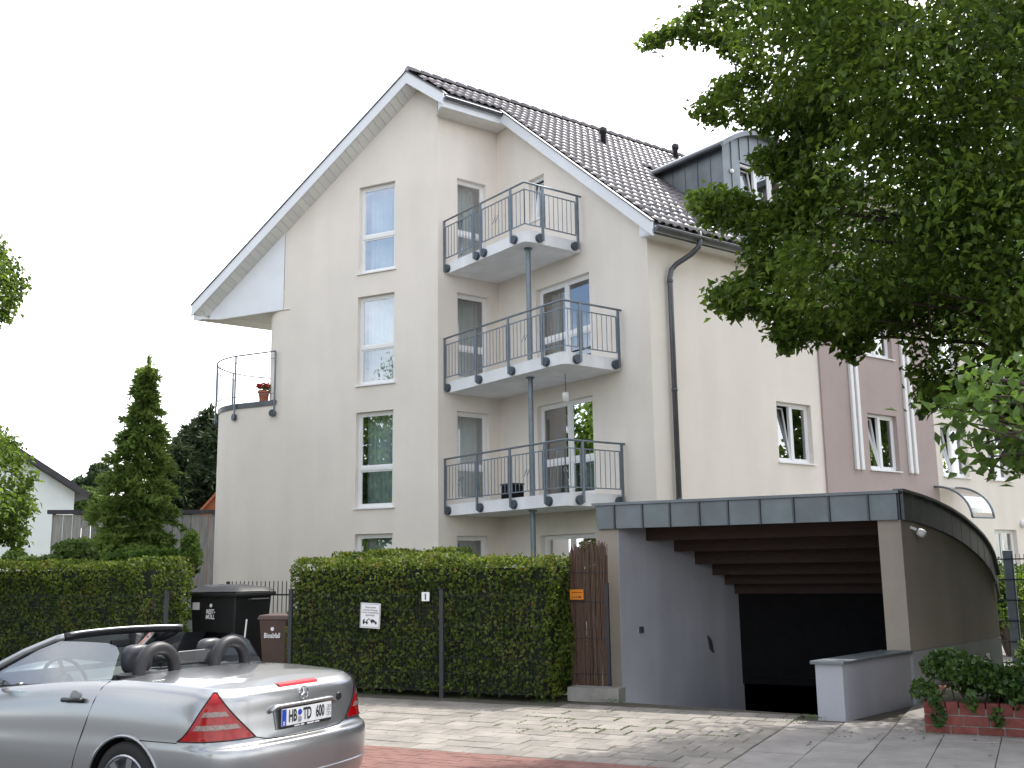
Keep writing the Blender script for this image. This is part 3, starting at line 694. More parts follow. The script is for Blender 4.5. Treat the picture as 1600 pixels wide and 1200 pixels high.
# --- balconies
def balcony(wb, zb_, posts_l, posts_r, decor, column=True):
    b = MB(); u0, u1 = .23, 1.745; rc = .14; pl = [(u1, -.004), (u0, -.004)] + [(u0 + rc - rc * math.cos(t), -wb + rc - rc * math.sin(t)) for t in np.linspace(0, math.pi / 2, 7)] + [(u1, -wb)]
    b.prism([(x, y, zb_) for x, y in pl], (0, 0, .25)); bal = b.build('balcony', M['slab'], bld)
    ru, rw, zt = u0 - .06, -wb - .06, zb_ + .25
    MB().tube([(ru, .03, zt + 1.02), (ru, rw + .03, zt + 1.02), (ru + .03, rw, zt + 1.02), (u1 + .0, rw, zt + 1.02)], .022, 10).build('handrail', M['steel'], bal, smooth=True)
    for w in posts_l:
        MB().box((ru - .018, w - .028, zb_ + .06), (ru + .018, w + .028, zt + 1.01)).build('post', M['steel'], bal, bevel=.004)
        MB().lathe([(0, -.02), (.088, -.02), (.095, 0), (.095, .05), (0, .05)], 20, 'x', (u0 - .05, w - .07, zb_ + .11)).build('fixing_disc', M['disc'], bal)
    for u in posts_r:
        MB().box((u - .028, rw - .018, zb_ + .06), (u + .028, rw + .018, zt + 1.01)).build('post', M['steel'], bal, bevel=.004)
        MB().lathe([(0, -.02), (.088, -.02), (.095, 0), (.095, .05), (0, .05)], 20, 'y', (u - .07, -wb - .05, zb_ + .11)).build('fixing_disc', M['disc'], bal)
    zl, zh = zt + .10, zt + .86
    bm_ = {}
    def infill(p, q, ndec=False):
        p, q = Vector(p), Vector(q); d = (q - p); L = d.length; d.normalize(); n = max(2, round(L / .125))
        for zq in (zl, zh): MB().bar(p + Vector((0, 0, zq)), q + Vector((0, 0, zq)), .022, .022).build('panel_rail', M['steel'], bal)
        for k in range(n + 1):
            c = p + d * (L * k / n); e = .020 if k in (0, n) else .011
            MB().bar(c + Vector((0, 0, zl + .012)), c + Vector((0, 0, zh - .012)), e, e).build('baluster', M['steel'], bal)
        if ndec:
            c = p + d * L * .5
            for s_ in (-.05, .05): MB().bar(c + d * (s_ - .05) + Vector((0, 0, zl + .30)), c + d * (s_ + .05) + Vector((0, 0, zl + .46)), .010, .010).build('decor_bar', M['steel'], bal)
    pl_ = sorted(posts_l, reverse=True)
    for k in range(len(pl_) - 1): infill((ru, pl_[k] - .06, 0), (ru, pl_[k + 1] + .06, 0), k in decor)
    infill((ru, pl_[-1] - .06, 0), (ru, rw, 0)); 
    pr = sorted(posts_r); infill((ru, rw, 0), (pr[0] - .06, rw, 0))
    for k in range(len(pr) - 1): infill((pr[k] + .06, rw, 0), (pr[k + 1] - .06, rw, 0))
    return bal
balcony(4.20, 2.80, (-.02, -1.27, -2.47, -3.62), (.62, 1.66), (0, 2))
balcony(4.22, 5.59, (-.02, -1.27, -2.47, -3.62), (.62, 1.66), (2,))
balcony(3.05, 8.42, (-.02, -1.22, -1.50, -2.62), (.66, 1.64), (2,))
for z0_, z1_ in ((0, 2.80), (3.05, 5.59), (5.84, 8.42)):
    b = MB(); b.tube([(.60, -2.66, z0_), (.60, -2.66, z1_)], .055, 14); b.tube([(.60, -2.66, z1_ - .03), (.60, -2.66, z1_ + .001)], .09, 14); b.build('balcony_column', M['steel'], bld, smooth=False)
# --- terrace railing on the rounded bay
tp = [(4.66, -.03), (5.75, -.03)] + [(5.75 + 1.73 * math.sin(t), 1.7 - 1.73 * math.cos(t)) for t in np.linspace(.08, 2.9, 34)]
tb = MB()
for i in range(len(tp) - 1):
    p, q = gp(*tp[i]), gp(*tp[i + 1]); c = gp(5.2, 1.7); 
    pi_, qi_ = p + (c - p).normalized() * .22, q + (c - q).normalized() * .22
    tb.hexa([p + Vector((0, 0, TZ - .03)), q + Vector((0, 0, TZ - .03)), qi_ + Vector((0, 0, TZ - .03)), pi_ + Vector((0, 0, TZ - .03))], [p + Vector((0, 0, TZ + .10)), q + Vector((0, 0, TZ + .10)), qi_ + Vector((0, 0, TZ + .12)), pi_ + Vector((0, 0, TZ + .12))])
ter = tb.build('terrace_edge', M['zincd'], bld); ter['label'] = 'dark metal edge of the rounded terrace'
tr = [gp(s, n) for s, n in tp]
def outp(v, r): c = gp(5.2, 1.7); d = (Vector((v.x, v.y, 0)) - c).normalized(); return v + d * r
out = [outp(v, .05) for v in tr]
MB().tube([v + Vector((0, 0, TZ + 1.32)) for v in out], .020, 8).build('handrail', M['steel'], ter, smooth=True)
MB().tube([v + Vector((0, 0, TZ + 1.14)) for v in out], .009, 6).build('panel_rail', M['steel'], ter, smooth=True)
MB().tube([v + Vector((0, 0, TZ + .26)) for v in out], .009, 6).build('panel_rail', M['steel'], ter, smooth=True)
def along(pts, step):
    acc = 0; res = [pts[0]]
    for i in range(1, len(pts)):
        L = (pts[i] - pts[i - 1]).length
        while acc + L >= step * len(res):
            t = (step * len(res) - acc) / L; res.append(pts[i - 1].lerp(pts[i], t))
        acc += L
    return res
for k, v in enumerate(along(out, .125)):
    if k < 12: continue
    MB().bar(v + Vector((0, 0, TZ + .26)), v + Vector((0, 0, TZ + 1.14)), .010, .010).build('baluster', M['steel'], ter)
for v in along(out, 1.28):
    MB().bar(v + Vector((0, 0, TZ - .28)), v + Vector((0, 0, TZ + 1.31)), .036, .036).build('post', M['steel'], ter)
    c = gp(5.2, 1.7); d = (Vector((v.x, v.y, 0)) - c).normalized(); b = MB().lathe([(0, -.02), (.085, -.02), (.09, 0), (.09, .04), (0, .04)], 18, 'x'); b.xf(Matrix.Translation(v - d * .03 + Vector((0, 0, TZ - .24)) + Vector((-d.y, d.x, 0)) * -.05) @ Matrix.Rotation(math.atan2(d.y, d.x), 4, 'Z')); b.build('fixing_disc', M['disc'], ter)
# glass canopy over the entrance on the long side
b = MB(); cu0, cu1 = 11.40, 12.40; pr = [(FW - .03 - .95 * math.sin(t), 3.48 - .80 * (1 - math.cos(t))) for t in np.linspace(0, math.pi / 2, 12)]
for i in range(11): b.quad((cu0, pr[i][0], pr[i][1]), (cu1, pr[i][0], pr[i][1]), (cu1, pr[i + 1][0], pr[i + 1][1]), (cu0, pr[i + 1][0], pr[i + 1][1]))
can = b.build('entrance_canopy', glassmat('canopy_glass', (.62, .58, .54), .0, .15, .5), bld, smooth=True); can['label'] = 'arched glass canopy over the side entrance'
for u in (cu0, cu1): MB().tube([(u, y, z_) for y, z_ in pr], .028, 8).build('canopy_frame', M['steel'], can, smooth=True)
MB().tube([(cu0, pr[-1][0], pr[-1][1]), (cu1, pr[-1][0], pr[-1][1])], .022, 8).build('canopy_frame', M['steel'], can)
MB().lathe([(0, -.12), (.09, -.10), (.11, -.02), (.09, 0), (0, 0)], 16, 'y', (15.62, FW - .002, 2.62)).build('wall_light', M['pvc'], bld, smooth=True)

# ================================================================== GARAGE ENTRANCE
gar = thing('garage_entrance', 'underground garage ramp entrance with zinc fascia, timber beams and curved roof', 'garage entrance', (0, 0, 0))
M['beige'] = mat('beige_render', (.40, .35, .30), .92, var=.08, vscale=1.5, bump=.5, bscale=80, dirt=.10)
FLN = 3.87
TPROF = [(-.05, 2.475), (.5, 2.43), (.92, 2.38), (1.4, 2.30), (1.83, 2.20), (2.2, 2.08), (2.46, 1.98), (2.66, 1.87), (2.80, 1.76), (2.90, 1.62), (2.95, 1.45)]
def ztop(t):
    for (a, c), (e, f) in zip(TPROF, TPROF[1:]):
        if a <= t <= e: return c + (f - c) * (t - a) / (e - a)
    return TPROF[-1][1] if t > 0 else TPROF[0][1]
b = MB()                                 # curved roof deck
for i in range(len(TPROF) - 1):
    (t0, z0), (t1, z1) = TPROF[i], TPROF[i + 1]; z0 -= .03; z1 -= .03
    b.hexa([ga(.0, t0, z0 - .10), ga(FLN - .02, t0, z0 - .10), ga(FLN - .02, t1, z1 - .10), ga(.0, t1, z1 - .10)], [ga(.0, t0, z0), ga(FLN - .02, t0, z0), ga(FLN - .02, t1, z1), ga(.0, t1, z1)])
b.quad(ga(0, 2.95, 1.42), ga(FLN - .02, 2.95, 1.42), ga(FLN - .02, 2.95, .79), ga(0, 2.95, .79))
b.build('roof', M['zincd'], gar)
# zinc fascia panels along the front, then round the right-hand side
seams = [0, .27, .66, 1.03, 1.42, 1.79, 2.19, 2.60, 3.02, 3.47, 3.80]; seams = [x * FLN / 3.80 for x in seams]
for a, c in zip(seams, seams[1:]):
    b = MB(); j = random.uniform(-.004, .004)
    b.hexa([ga(a + .012, -.06 + j, 2.125), ga(c - .012, -.06 + j, 2.125), ga(c - .012, -.02, 2.125), ga(a + .012, -.02, 2.125)], [ga(a + .012, -.06, 2.435), ga(c - .012, -.06, 2.435), ga(c - .012, -.02, 2.435), ga(a + .012, -.02, 2.435)])
    b.build('fascia_panel', M['zinc'], gar)
for a in seams[1:-1]:
    MB().hexa([ga(a - .010, -.085, 2.12), ga(a + .010, -.085, 2.12), ga(a + .010, -.02, 2.12), ga(a - .010, -.02, 2.12)], [ga(a - .010, -.085, 2.435), ga(a + .010, -.085, 2.435), ga(a + .010, -.02, 2.435), ga(a - .010, -.02, 2.435)]).build('fascia_seam', M['zincd'], gar)
MB().hexa([ga(-.03, -.10, 2.437), ga(FLN + .03, -.10, 2.437), ga(FLN + .03, .12, 2.437), ga(-.03, .12, 2.437)], [ga(-.03, -.10, 2.472), ga(FLN + .03, -.10, 2.472), ga(FLN + .03, .12, 2.480), ga(-.03, .12, 2.480)]).build('fascia_cap', M['zinc'], gar)
MB().hexa([ga(-.0, -.02, 2.13), ga(FLN, -.02, 2.13), ga(FLN, .06, 2.13), ga(0, .06, 2.13)], [ga(0, -.02, 2.43), ga(FLN, -.02, 2.43), ga(FLN, .06, 2.43), ga(0, .06, 2.43)]).build('fascia_backing', M['zincd'], gar)
ts = [.0, .28, .56, .85, 1.15, 1.45, 1.75, 2.03, 2.28, 2.50, 2.70, 2.86, 2.95]
for a, c in zip(ts, ts[1:]):
    b = MB(); h = .345
    P8 = lambda x, t, dz: ga(x, t, ztop(t) + dz)
    b.hexa([P8(FLN + .005, a + .008, -h), P8(FLN + .04, a + .008, -h), P8(FLN + .04, c - .008, -h), P8(FLN + .005, c - .008, -h)], [P8(FLN + .005, a + .008, -.02), P8(FLN + .04, a + .008, -.02), P8(FLN + .04, c - .008, -.02), P8(FLN + .005, c - .008, -.02)])
    b.build('fascia_panel', M['zincd'], gar)
b = MB()
for i in range(24):
    t0, t1 = -.05 + 3.0 * i / 24, -.05 + 3.0 * (i + 1) / 24
    b.hexa([ga(FLN - .05, t0, ztop(t0) - .02), ga(FLN + .07, t0, ztop(t0) - .02), ga(FLN + .07, t1, ztop(t1) - .02), ga(FLN - .05, t1, ztop(t1) - .02)], [ga(FLN - .05, t0, ztop(t0) + .015), ga(FLN + .07, t0, ztop(t0) + .015), ga(FLN + .07, t1, ztop(t1) + .015), ga(FLN - .05, t1, ztop(t1) + .015)])
b.build('fascia_cap', M['zincd'], gar)
# side walls
tt = [0.0] + ts[1:]
b = MB(); poly = [(0.0, .60)] + [(2.95, .60)] + [(t, ztop(t) - .12) for t in reversed(tt)]
b.prism([ga(3.60, t, z_) for t, z_ in poly], -S * .262); o = b.build('wall', M['beige'], gar); o['label'] = 'beige rendered side wall ending in a pillar'
b = MB(); b.prism([ga(3.60, t, z_) for t, z_ in ((.02, -.6), (2.95, -1.2), (2.95, .595), (.02, .595))], -S * .27); b.build('plinth', M['greywall'], gar)
b = MB(); b.prism([ga(0.0, t, z_) for t, z_ in [(0.0, -.1), (2.95, -1.4)] + [(t, ztop(t) - .12) for t in reversed(tt)]], -S * .262); b.build('wall', M['beige'], gar)
b = MB(); b.prism([ga(.264, t, z_) for t, z_ in [(0.003, -1.8), (2.99, -1.8)] + [(t, ztop(t) - .13) for t in reversed(tt[1:])] + [(0.003, 2.12)]], -S * .012); b.build('inner_wall', M['greywall'], gar)
b = MB(); b.hexa([CREST_L + Vector((0, 0, -1.2)), ga(.27, 0, -1.2), ga(.20, 0, -1.2), CREST_L - Vector((.08, 0, 1.2))], [CREST_L + Vector((0, 0, -.016)), ga(.27, 0, -.01), ga(.20, 0, -.01), CREST_L - Vector((.08, 0, .016))]); b.build('kerb_wall', M['greywall'], gar)
# low parapet wall beside the ramp, with a zinc coping
b = MB(); b.hexa([ga(3.52, -1.60, -.5), ga(3.80, -1.60, -.5), ga(3.84, .015, -.5), ga(3.56, .015, -.5)], [ga(3.52, -1.60, .565), ga(3.80, -1.60, .565), ga(3.84, .015, .575), ga(3.56, .015, .575)]); b.build('parapet', M['greywall'], gar)
b = MB(); b.hexa([ga(3.485, -1.64, .566), ga(3.835, -1.64, .566), ga(3.885, -.004, .577), ga(3.52, -.004, .577)], [ga(3.485, -1.64, .602), ga(3.835, -1.64, .602), ga(3.885, -.004, .612), ga(3.52, -.004, .612)]); b.build('coping', M['zinc'], gar, bevel=.006)
# beams
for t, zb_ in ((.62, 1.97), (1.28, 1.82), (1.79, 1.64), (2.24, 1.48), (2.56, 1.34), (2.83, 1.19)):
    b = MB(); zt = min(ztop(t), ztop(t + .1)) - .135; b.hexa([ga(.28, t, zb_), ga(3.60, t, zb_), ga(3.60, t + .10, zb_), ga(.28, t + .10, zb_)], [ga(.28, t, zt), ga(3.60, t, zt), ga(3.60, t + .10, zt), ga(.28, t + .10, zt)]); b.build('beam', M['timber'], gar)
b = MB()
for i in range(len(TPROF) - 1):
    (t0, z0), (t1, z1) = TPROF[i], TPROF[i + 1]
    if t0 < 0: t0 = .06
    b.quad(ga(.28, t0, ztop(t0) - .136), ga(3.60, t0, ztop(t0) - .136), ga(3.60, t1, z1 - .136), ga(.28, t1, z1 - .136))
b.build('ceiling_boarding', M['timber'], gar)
# underground hall
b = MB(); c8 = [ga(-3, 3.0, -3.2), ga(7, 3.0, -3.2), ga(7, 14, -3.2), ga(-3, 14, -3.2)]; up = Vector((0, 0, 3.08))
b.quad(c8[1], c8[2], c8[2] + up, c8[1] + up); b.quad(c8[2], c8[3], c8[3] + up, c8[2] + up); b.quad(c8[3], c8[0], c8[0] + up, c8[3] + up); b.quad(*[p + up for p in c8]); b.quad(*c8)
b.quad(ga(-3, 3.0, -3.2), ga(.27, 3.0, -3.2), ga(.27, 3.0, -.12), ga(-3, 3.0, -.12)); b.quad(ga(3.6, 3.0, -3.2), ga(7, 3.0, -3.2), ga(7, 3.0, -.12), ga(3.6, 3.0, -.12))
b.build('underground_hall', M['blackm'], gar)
b = MB(); b.quad(ga(.27, 2.935, -.14), ga(3.6, 2.935, -.14), ga(3.6, 2.935, 1.5), ga(.27, 2.935, 1.5)); b.build('shade_sheet', M['blackm'], gar)  # black sheet across the ramp; interior darkness put into its colour
# small fittings
def at_ga(mb, x, t, zc): return mb
b = MB().box((-.03, -.02, -.04), (.03, .02, .04)); b.xf(Matrix.Translation(ga(.292, .42, .78)) @ Matrix.Rotation(rad(90 - BG), 4, 'Z')); b.build('key_switch', M['zincd'], gar)
b = MB(); b.prism([ga(.277, t, z_) for t, z_ in ((2.02, .62), (2.12, .54), (2.16, .36), (2.06, .42))], -S * .02); b.build('niche', M['zincd'], gar)
lamp = MB().lathe([(0, -.015), (.042, 0), (.052, .05), (.04, .085), (0, .09)], 14, 'z'); lamp.xf(Matrix.Translation(ga(FLN + .08, .26, 1.99)) @ Matrix.Rotation(2.1, 4, 'Y')); lamp.build('floodlight', M['pvc'], gar, smooth=True)
MB().bar(ga(FLN - .0, .24, 2.04), ga(FLN + .06, .26, 2.01), .03, .03).build('floodlight_arm', M['pvc'], gar)

# ================================================================== STREET FURNITURE
def text_mesh(name, txt, size, m, Mx, parent, sx=1.0, bold=0.0, align='CENTER'):
    cu = bpy.data.curves.new(name, 'FONT'); cu.body = txt; cu.size = size; cu.align_x = align; cu.align_y = 'CENTER'; cu.offset = bold; cu.resolution_u = 3
    to = bpy.data.objects.new(name, cu); C.objects.link(to); bpy.context.view_layer.update()
    me = bpy.data.meshes.new_from_object(to.evaluated_get(bpy.context.evaluated_depsgraph_get())); bpy.data.objects.remove(to)
    me.transform(Matrix.Diagonal((sx, 1, 1, 1))); me.transform(Mx); me.materials.clear(); me.materials.append(m)
    return link(name, me, None, parent)
FACE = Matrix.Rotation(math.pi / 2, 4, 'X')     # text lying in xy -> standing, facing -y

FN = 12.0
posts = [(-16.7, 1.38), (-14.3, 1.38), (-11.89, 1.36), (-9.53, 1.36), (-7.06, 1.36), (-5.52, 1.36)]
def fence(posts_, name, label, skip=()):
    f = thing(name, label, 'fence', st(0, FN), ROT_ST)
    for a, h in posts_:
        if a in skip: continue
        MB().box((a - .03, -.02, -.05), (a + .03, .02, h)).build('post', M['post'], f, bevel=.006)
        MB().box((a - .034, -.024, h), (a + .034, .024, h + .012)).build('post_cap', M['black'], f)
    for (a, h), (c, h2) in zip(posts_, posts_[1:]):
        wv = MB(); k = a + .10
        while k < c - .05: wv.box((k - .0010, -.029, .06), (k + .0010, -.027, 1.32)); k += .05
        o = wv.build('upright_wires', M['post'], f); o['kind'] = 'stuff'
        for zc in (.08, .30, .50, .70, .90, 1.10, 1.28):
            MB().box((a + .035, -.036, zc - .0014), (c - .035, -.033, zc + .0014)).build('cross_wire', M['post'], f)
    return f
fence([posts[0], posts[2]], 'wire_fence', 'dark wire mesh fence in front of the hedge left of the bins')
fence(posts[3:], 'wire_fence', 'dark wire mesh fence in front of the hedge with the tow sign', (-5.52,))
bf = thing('wire_fence', 'dark bar fence standing behind the refuse bins', 'fence', st(0, 15.6), ROT_ST)
for a in (-13.9, -11.6): MB().box((a - .03, -.02, 0), (a + .03, .02, 1.45)).build('post', M['post'], bf)
for k in range(22):
    a = -13.8 + k * .10; MB().box((a - .006, -.006, .1), (a + .006, .006, 1.45)).build('bar', M['post'], bf)
for zc in (.2, 1.2): MB().box((-13.9, -.012, zc - .015), (-11.6, -.008, zc + .015)).build('cross_rail', M['post'], bf)

# hedges
def hedge(name, label, a0, a1, n0, n1, h, per=900, m=None, ls=.062, seed=1):
    m = m or M['leaf_hedge']; f = thing(name, label, 'hedge', st(0, 0), ROT_ST, 'clipped garden hedges'); R = np.random.default_rng(seed)
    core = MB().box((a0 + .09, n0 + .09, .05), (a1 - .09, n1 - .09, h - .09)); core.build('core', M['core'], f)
    areas = [('f', (a1 - a0) * h), ('t', (a1 - a0) * (n1 - n0)), ('l', (n1 - n0) * h), ('r', (n1 - n0) * h), ('b', (a1 - a0) * h * .35)]
    Ps = []; Nr = []
    for kind, A in areas:
        n = int(A * per); q = R.uniform(size=(n, 2)); dpt = np.abs(R.normal(0, .05, n)) - .035
        if kind in 'fb':
            p = np.stack([a0 + q[:, 0] * (a1 - a0), (n0 + dpt if kind == 'f' else n1 - dpt), .04 + q[:, 1] * (h - .04)], 1); nn = np.array([0, -1 if kind == 'f' else 1, .25])
        elif kind == 't': p = np.stack([a0 + q[:, 0] * (a1 - a0), n0 + q[:, 1] * (n1 - n0), h - dpt + .02], 1); nn = np.array([0, 0, 1])
        else: p = np.stack([(a0 + dpt if kind == 'l' else a1 - dpt), n0 + q[:, 0] * (n1 - n0), .04 + q[:, 1] * (h - .04)], 1); nn = np.array([-1 if kind == 'l' else 1, 0, .25])
        # uneven clipping: broad bulges
        bulge = .045 * np.sin(p[:, 0] * 2.3 + seed) * np.sin(p[:, 2] * 3.1 + p[:, 0]) + .03 * np.sin(p[:, 0] * 6.1 + p[:, 2] * 5)
        p = p + nn / np.linalg.norm(nn) * bulge[:, None]
        keep = np.ones(n, bool)
        if kind in 'f': keep = R.uniform(size=n) < np.clip(.55 + p[:, 2] * 1.1, 0, 1)
        Ps.append(p[keep]); Nr.append(np.tile(nn, (keep.sum(), 1)) + R.normal(size=(keep.sum(), 3)) * .75)
    P = np.concatenate(Ps); Nr = np.concatenate(Nr); D = R.normal(size=P.shape); D[:, 2] -= .5
    o = link('foliage', leaf_mesh('foliage', P, D, R.uniform(ls * .7, ls * 1.35, len(P)), R.uniform(ls * .45, ls * .8, len(P)), m, .22, Nr), None, f); o['kind'] = 'stuff'
    # stray shoots on top
    n = int((a1 - a0) * 40); p = np.stack([R.uniform(a0, a1, n), R.uniform(n0, n1, n), h + R.uniform(.0, .09, n)], 1); d = R.normal(size=(n, 3)) * .5; d[:, 2] += 1
    o = link('shoots', leaf_mesh('shoots', p, d, R.uniform(.05, .09, n), .028, m), None, f); o['kind'] = 'stuff'
    stem = MB()
    k = a0 + .15
    while k < a1: stem.tube([(k, (n0 + n1) / 2, -.03), (k + R.uniform(-.05, .05), n0 + .12, .5), (k, n0 + .15, 1.2)], .014, 5); k += .22
    stem.build('stem', M['bark'], f)
hedge('hedge', 'clipped beech hedge carrying the white tow-away sign', -9.60, -5.50, 12.06, 13.1, 1.72, seed=3)
hedge('hedge', 'taller hedge strip just behind the hedge with the sign', -10.55, -8.3, 14.3, 15.2, 1.86, seed=5)
hedge('hedge', 'long clipped hedge behind the car, left of the refuse bins', -18.5, -12.4, 12.1, 13.0, 1.78, seed=8)

# tow-away sign hung on the fence
sg = thing('tow_away_sign', 'square white tow-away sign with a tow truck picture on the hedge', 'sign', st(-8.14, FN - .06, 1.02), ROT_ST); sg.rotation_euler = (0, .045, ROT_ST)
MB().box((-.16, -.004, -.165), (.16, .004, .165)).build('panel', M['signwhite'], sg)
b = MB()
for x0, x1, z0, z1 in ((-.15, .15, .148, .152), (-.15, .15, -.152, -.148), (-.152, -.148, -.152, .152), (.148, .152, -.152, .152)): b.box((x0, -.0065, z0), (x1, -.0045, z1))
b.build('border_line', M['ink'], sg)
for k, tx in enumerate(('Widerrechtlich', 'parkende Fahrzeuge', 'werden kostenpflichtig', 'abgeschleppt')):
    text_mesh('lettering', tx, .034, M['ink'], Matrix.Translation((0, -.006, .108 - k * .034)) @ FACE, sg, .86)
pk = MB()
def pict(poly): pk.prism([(x, -.0055, z_) for x, z_ in poly], (0, -.0012, 0))
pict([(-.115, -.10), (-.115, -.075), (-.10, -.05), (-.085, -.05), (-.085, -.085), (-.03, -.085), (-.03, -.10)])
pict([(-.07, -.084), (-.02, -.035), (-.012, -.04), (-.05, -.084)])
pict([(-.016, -.036), (.005, -.06), (.003, -.064), (-.02, -.044)])
pict([(.005, -.062), (.03, -.048), (.06, -.05), (.085, -.07), (.115, -.085), (.115, -.098), (.06, -.088), (.01, -.076)])
for x, z_ in ((-.10, -.105), (-.045, -.105), (.032, -.088), (.095, -.10)): pict([(x + .013 * math.cos(t), z_ + .013 * math.sin(t)) for t in np.linspace(0, 2 * math.pi, 11)[:-1]])
pk.build('pictogram', M['ink'], sg)
hs = thing('marker_plate', 'tiny white plate with a black stroke beside the fence post', 'sign', st(-7.27, FN - .06, 1.27), ROT_ST)
MB().box((-.058, -.004, -.058), (.058, .004, .058)).build('panel', M['signwhite'], hs); MB().box((-.008, -.0062, -.04), (.008, -.0045, .04)).build('mark', M['ink'], hs)

# reed screen, gas marker and stone trough
rs = thing('reed_screen', 'brown reed mat screen standing beside the garage pillar', 'screen', st(-5.24, 12.66, 0), ROT_ST)
b = MB(); R = random.Random(4)
for k in range(230):
    x = -.255 + .50 * R.random(); y = R.uniform(-.03, .03); h = 1.84 + .05 * math.sin(x * 9 + 1.2) + R.uniform(-.10, .10)
    b.bar((x, y, .06), (x + R.uniform(-.018, .018), y + R.uniform(-.01, .01), h), .0075, .0075)
o = b.build('reeds', M['reed'], rs); o['kind'] = 'stuff'
for zc in (.28, .72, 1.18, 1.55): MB().box((-.26, -.042, zc), (.25, -.036, zc + .008)).build('binding_wire', M['post'], rs)
MB().box((.235, -.045, 0), (.275, -.005, 1.42)).build('edge_post', M['post'], rs)
gs = thing('gas_marker_sign', 'small orange utility marker plate fixed to the reed screen', 'sign', st(-5.39, 12.60, 1.275), ROT_ST)
MB().box((-.095, -.006, -.065), (.095, .004, .065)).build('panel', M['signorange'], gs)
b = MB()
for x0, x1, z0, z1 in ((-.07, .08, .022, .030), (-.07, -.055, -.045, -.025), (-.035, -.02, -.045, -.025), (-.005, .01, -.045, -.025), (.025, .06, -.045, -.018)): b.box((x0, -.0085, z0), (x1, -.0065, z1))
b.build('mark', mat('sign_red_brown', (.22, .03, .01), .6), gs)
tr_ = thing('stone_trough', 'low grey stone trough at the foot of the reed screen', 'trough', st(-5.08, 12.42, 0), ROT_ST)
b = MB(); b.box((-.34, -.12, -.02), (.34, -.07, .15)); b.box((-.34, .07, -.02), (.34, .12, .15)); b.box((-.34, -.07, -.02), (-.29, .07, .15)); b.box((.29, -.07, -.02), (.34, .07, .15)); b.build('trough_wall', M['concrete'], tr_)
MB().box((-.29, -.07, 0), (.29, .07, .12)).build('earth', M['soil'], tr_)

# brick planter with ivy
pl = thing('brick_planter', 'low red brick planter wall at the right edge of the pavement', 'planter', st(-1.14, 11.11, 0), ROT_ST)
MB().box((.012, .012, -.05), (3.6, 1.6, .24)).build('mortar_core', M['mortar'], pl)
MB().box((.10, .10, .2), (3.5, 1.55, .27)).build('earth', M['soil'], pl)
z0 = .0
for ci, h in enumerate((.078, .098, .125)):
    x = -.0 - (.12 if ci % 2 else 0); first = True
    while x < 3.4:
        L = random.choice((.235, .235, .12)) if not first else (.20 if ci == 2 else .235); x0 = max(x, 0); x1 = x + L
        if x1 - x0 > .04:
            o = MB().box((x0 + .006, random.uniform(-.006, .004), z0 + .006), (x1 - .006, .11, z0 + h - .006)).build('brick', M['brick'], pl, bevel=.006)
        x += L; first = False
    y = .115
    while y < 1.5:
        MB().box((random.uniform(-.005, .003), y + .006, z0 + .006), (.11, y + .23, z0 + h - .006)).build('brick', M['brick'], pl, bevel=.006); y += .24
    z0 += h
n = 5200; R2 = np.random.default_rng(21)
def blob(n, c, r, R): 
    d = R.normal(size=(n, 3)); d /= np.linalg.norm(d, axis=1, keepdims=True); return np.array(c) + d * np.array(r) * (R.uniform(.25, 1, n) ** .45)[:, None]
ivp = []
for k in range(110):
    a = -1.08 + k * .032 + random.uniform(-.05, .05); nn = 11.12 + random.uniform(0, .75); hh = .32 + .26 * random.random() + .10 * math.exp(-((a + .85) / .22) ** 2)
    c = st(a, nn, hh); ivp.append(blob(120, tuple(c), (.14, .14, .13), R2))
for k in range(14):
    a = -1.06 + random.uniform(0, 2.0); c = st(a, 11.06, .25 + random.uniform(-.10, .08)); ivp.append(blob(40, tuple(c), (.07, .05, .10), R2))
ivp = np.concatenate(ivp); D = rdir(len(ivp)); D[:, 2] -= .3
iv = thing('ivy', 'glossy green ivy spilling over the red brick planter', 'plant', st(-1, 11.5, .2)); 
o = link('foliage', leaf_mesh('foliage', ivp - np.array(st(-1, 11.5, .2)), D, R2.uniform(.045, .085, len(ivp)), R2.uniform(.035, .06, len(ivp)), M['leaf_ivy'], .15), None, iv); o['kind'] = 'stuff'
b = MB()
for k in range(16):
    a = -.1 + k * .12; p = st(-1, 11.5, .2); b.tube([st(a - 1, 11.4, .2) - p, st(a - 1 + random.uniform(-.1, .1), 11.3, .42) - p, st(a - 1 + random.uniform(-.2, .2), 11.15, .5) - p], .008, 5)
b.build('stem', M['bark'], iv)
wr = thing('wooden_rail', 'weathered horizontal wooden rail above the planter at the picture edge', 'rail', st(-.55, 12.0, 0), ROT_ST)
MB().box((-.2, -.04, .46), (3.0, .04, .52)).build('beam', M['plank'], wr, bevel=.008)
for x in (.6, 2.4): MB().box((x - .04, .045, 0), (x + .04, .115, .5)).build('support', M['plank'], wr)
mk = thing('marker_stake', 'short pale stake standing behind the ivy', 'stake', st(-.60, 12.9, 0), ROT_ST)
MB().box((-.022, -.022, 0), (.022, .022, .62)).build('stake_body', M['plank'], mk, bevel=.005)

# fence at the far right of the garage
rf = thing('mesh_fence', 'tall dark mesh fence with a stout post right of the garage', 'fence', st(-.42, 17.4, 0), ROT_ST)
for x in (0, 2.5, 5.0): MB().box((x - .07, -.07, -.05), (x + .07, .07, 1.78)).build('post', M['steel'], rf, bevel=.01)
for z_ in (.15, .45, .75, 1.05, 1.35, 1.65): MB().box((-.2, -.085, z_ - .010), (5, -.072, z_ + .010)).build('cross_wire', M['post'], rf)
b = MB(); x = .05
while x < 5: b.box((x - .004, -.094, .1), (x + .004, -.087, 1.72)); x += .055
o = b.build('upright_wires', M['post'], rf); o['kind'] = 'stuff'

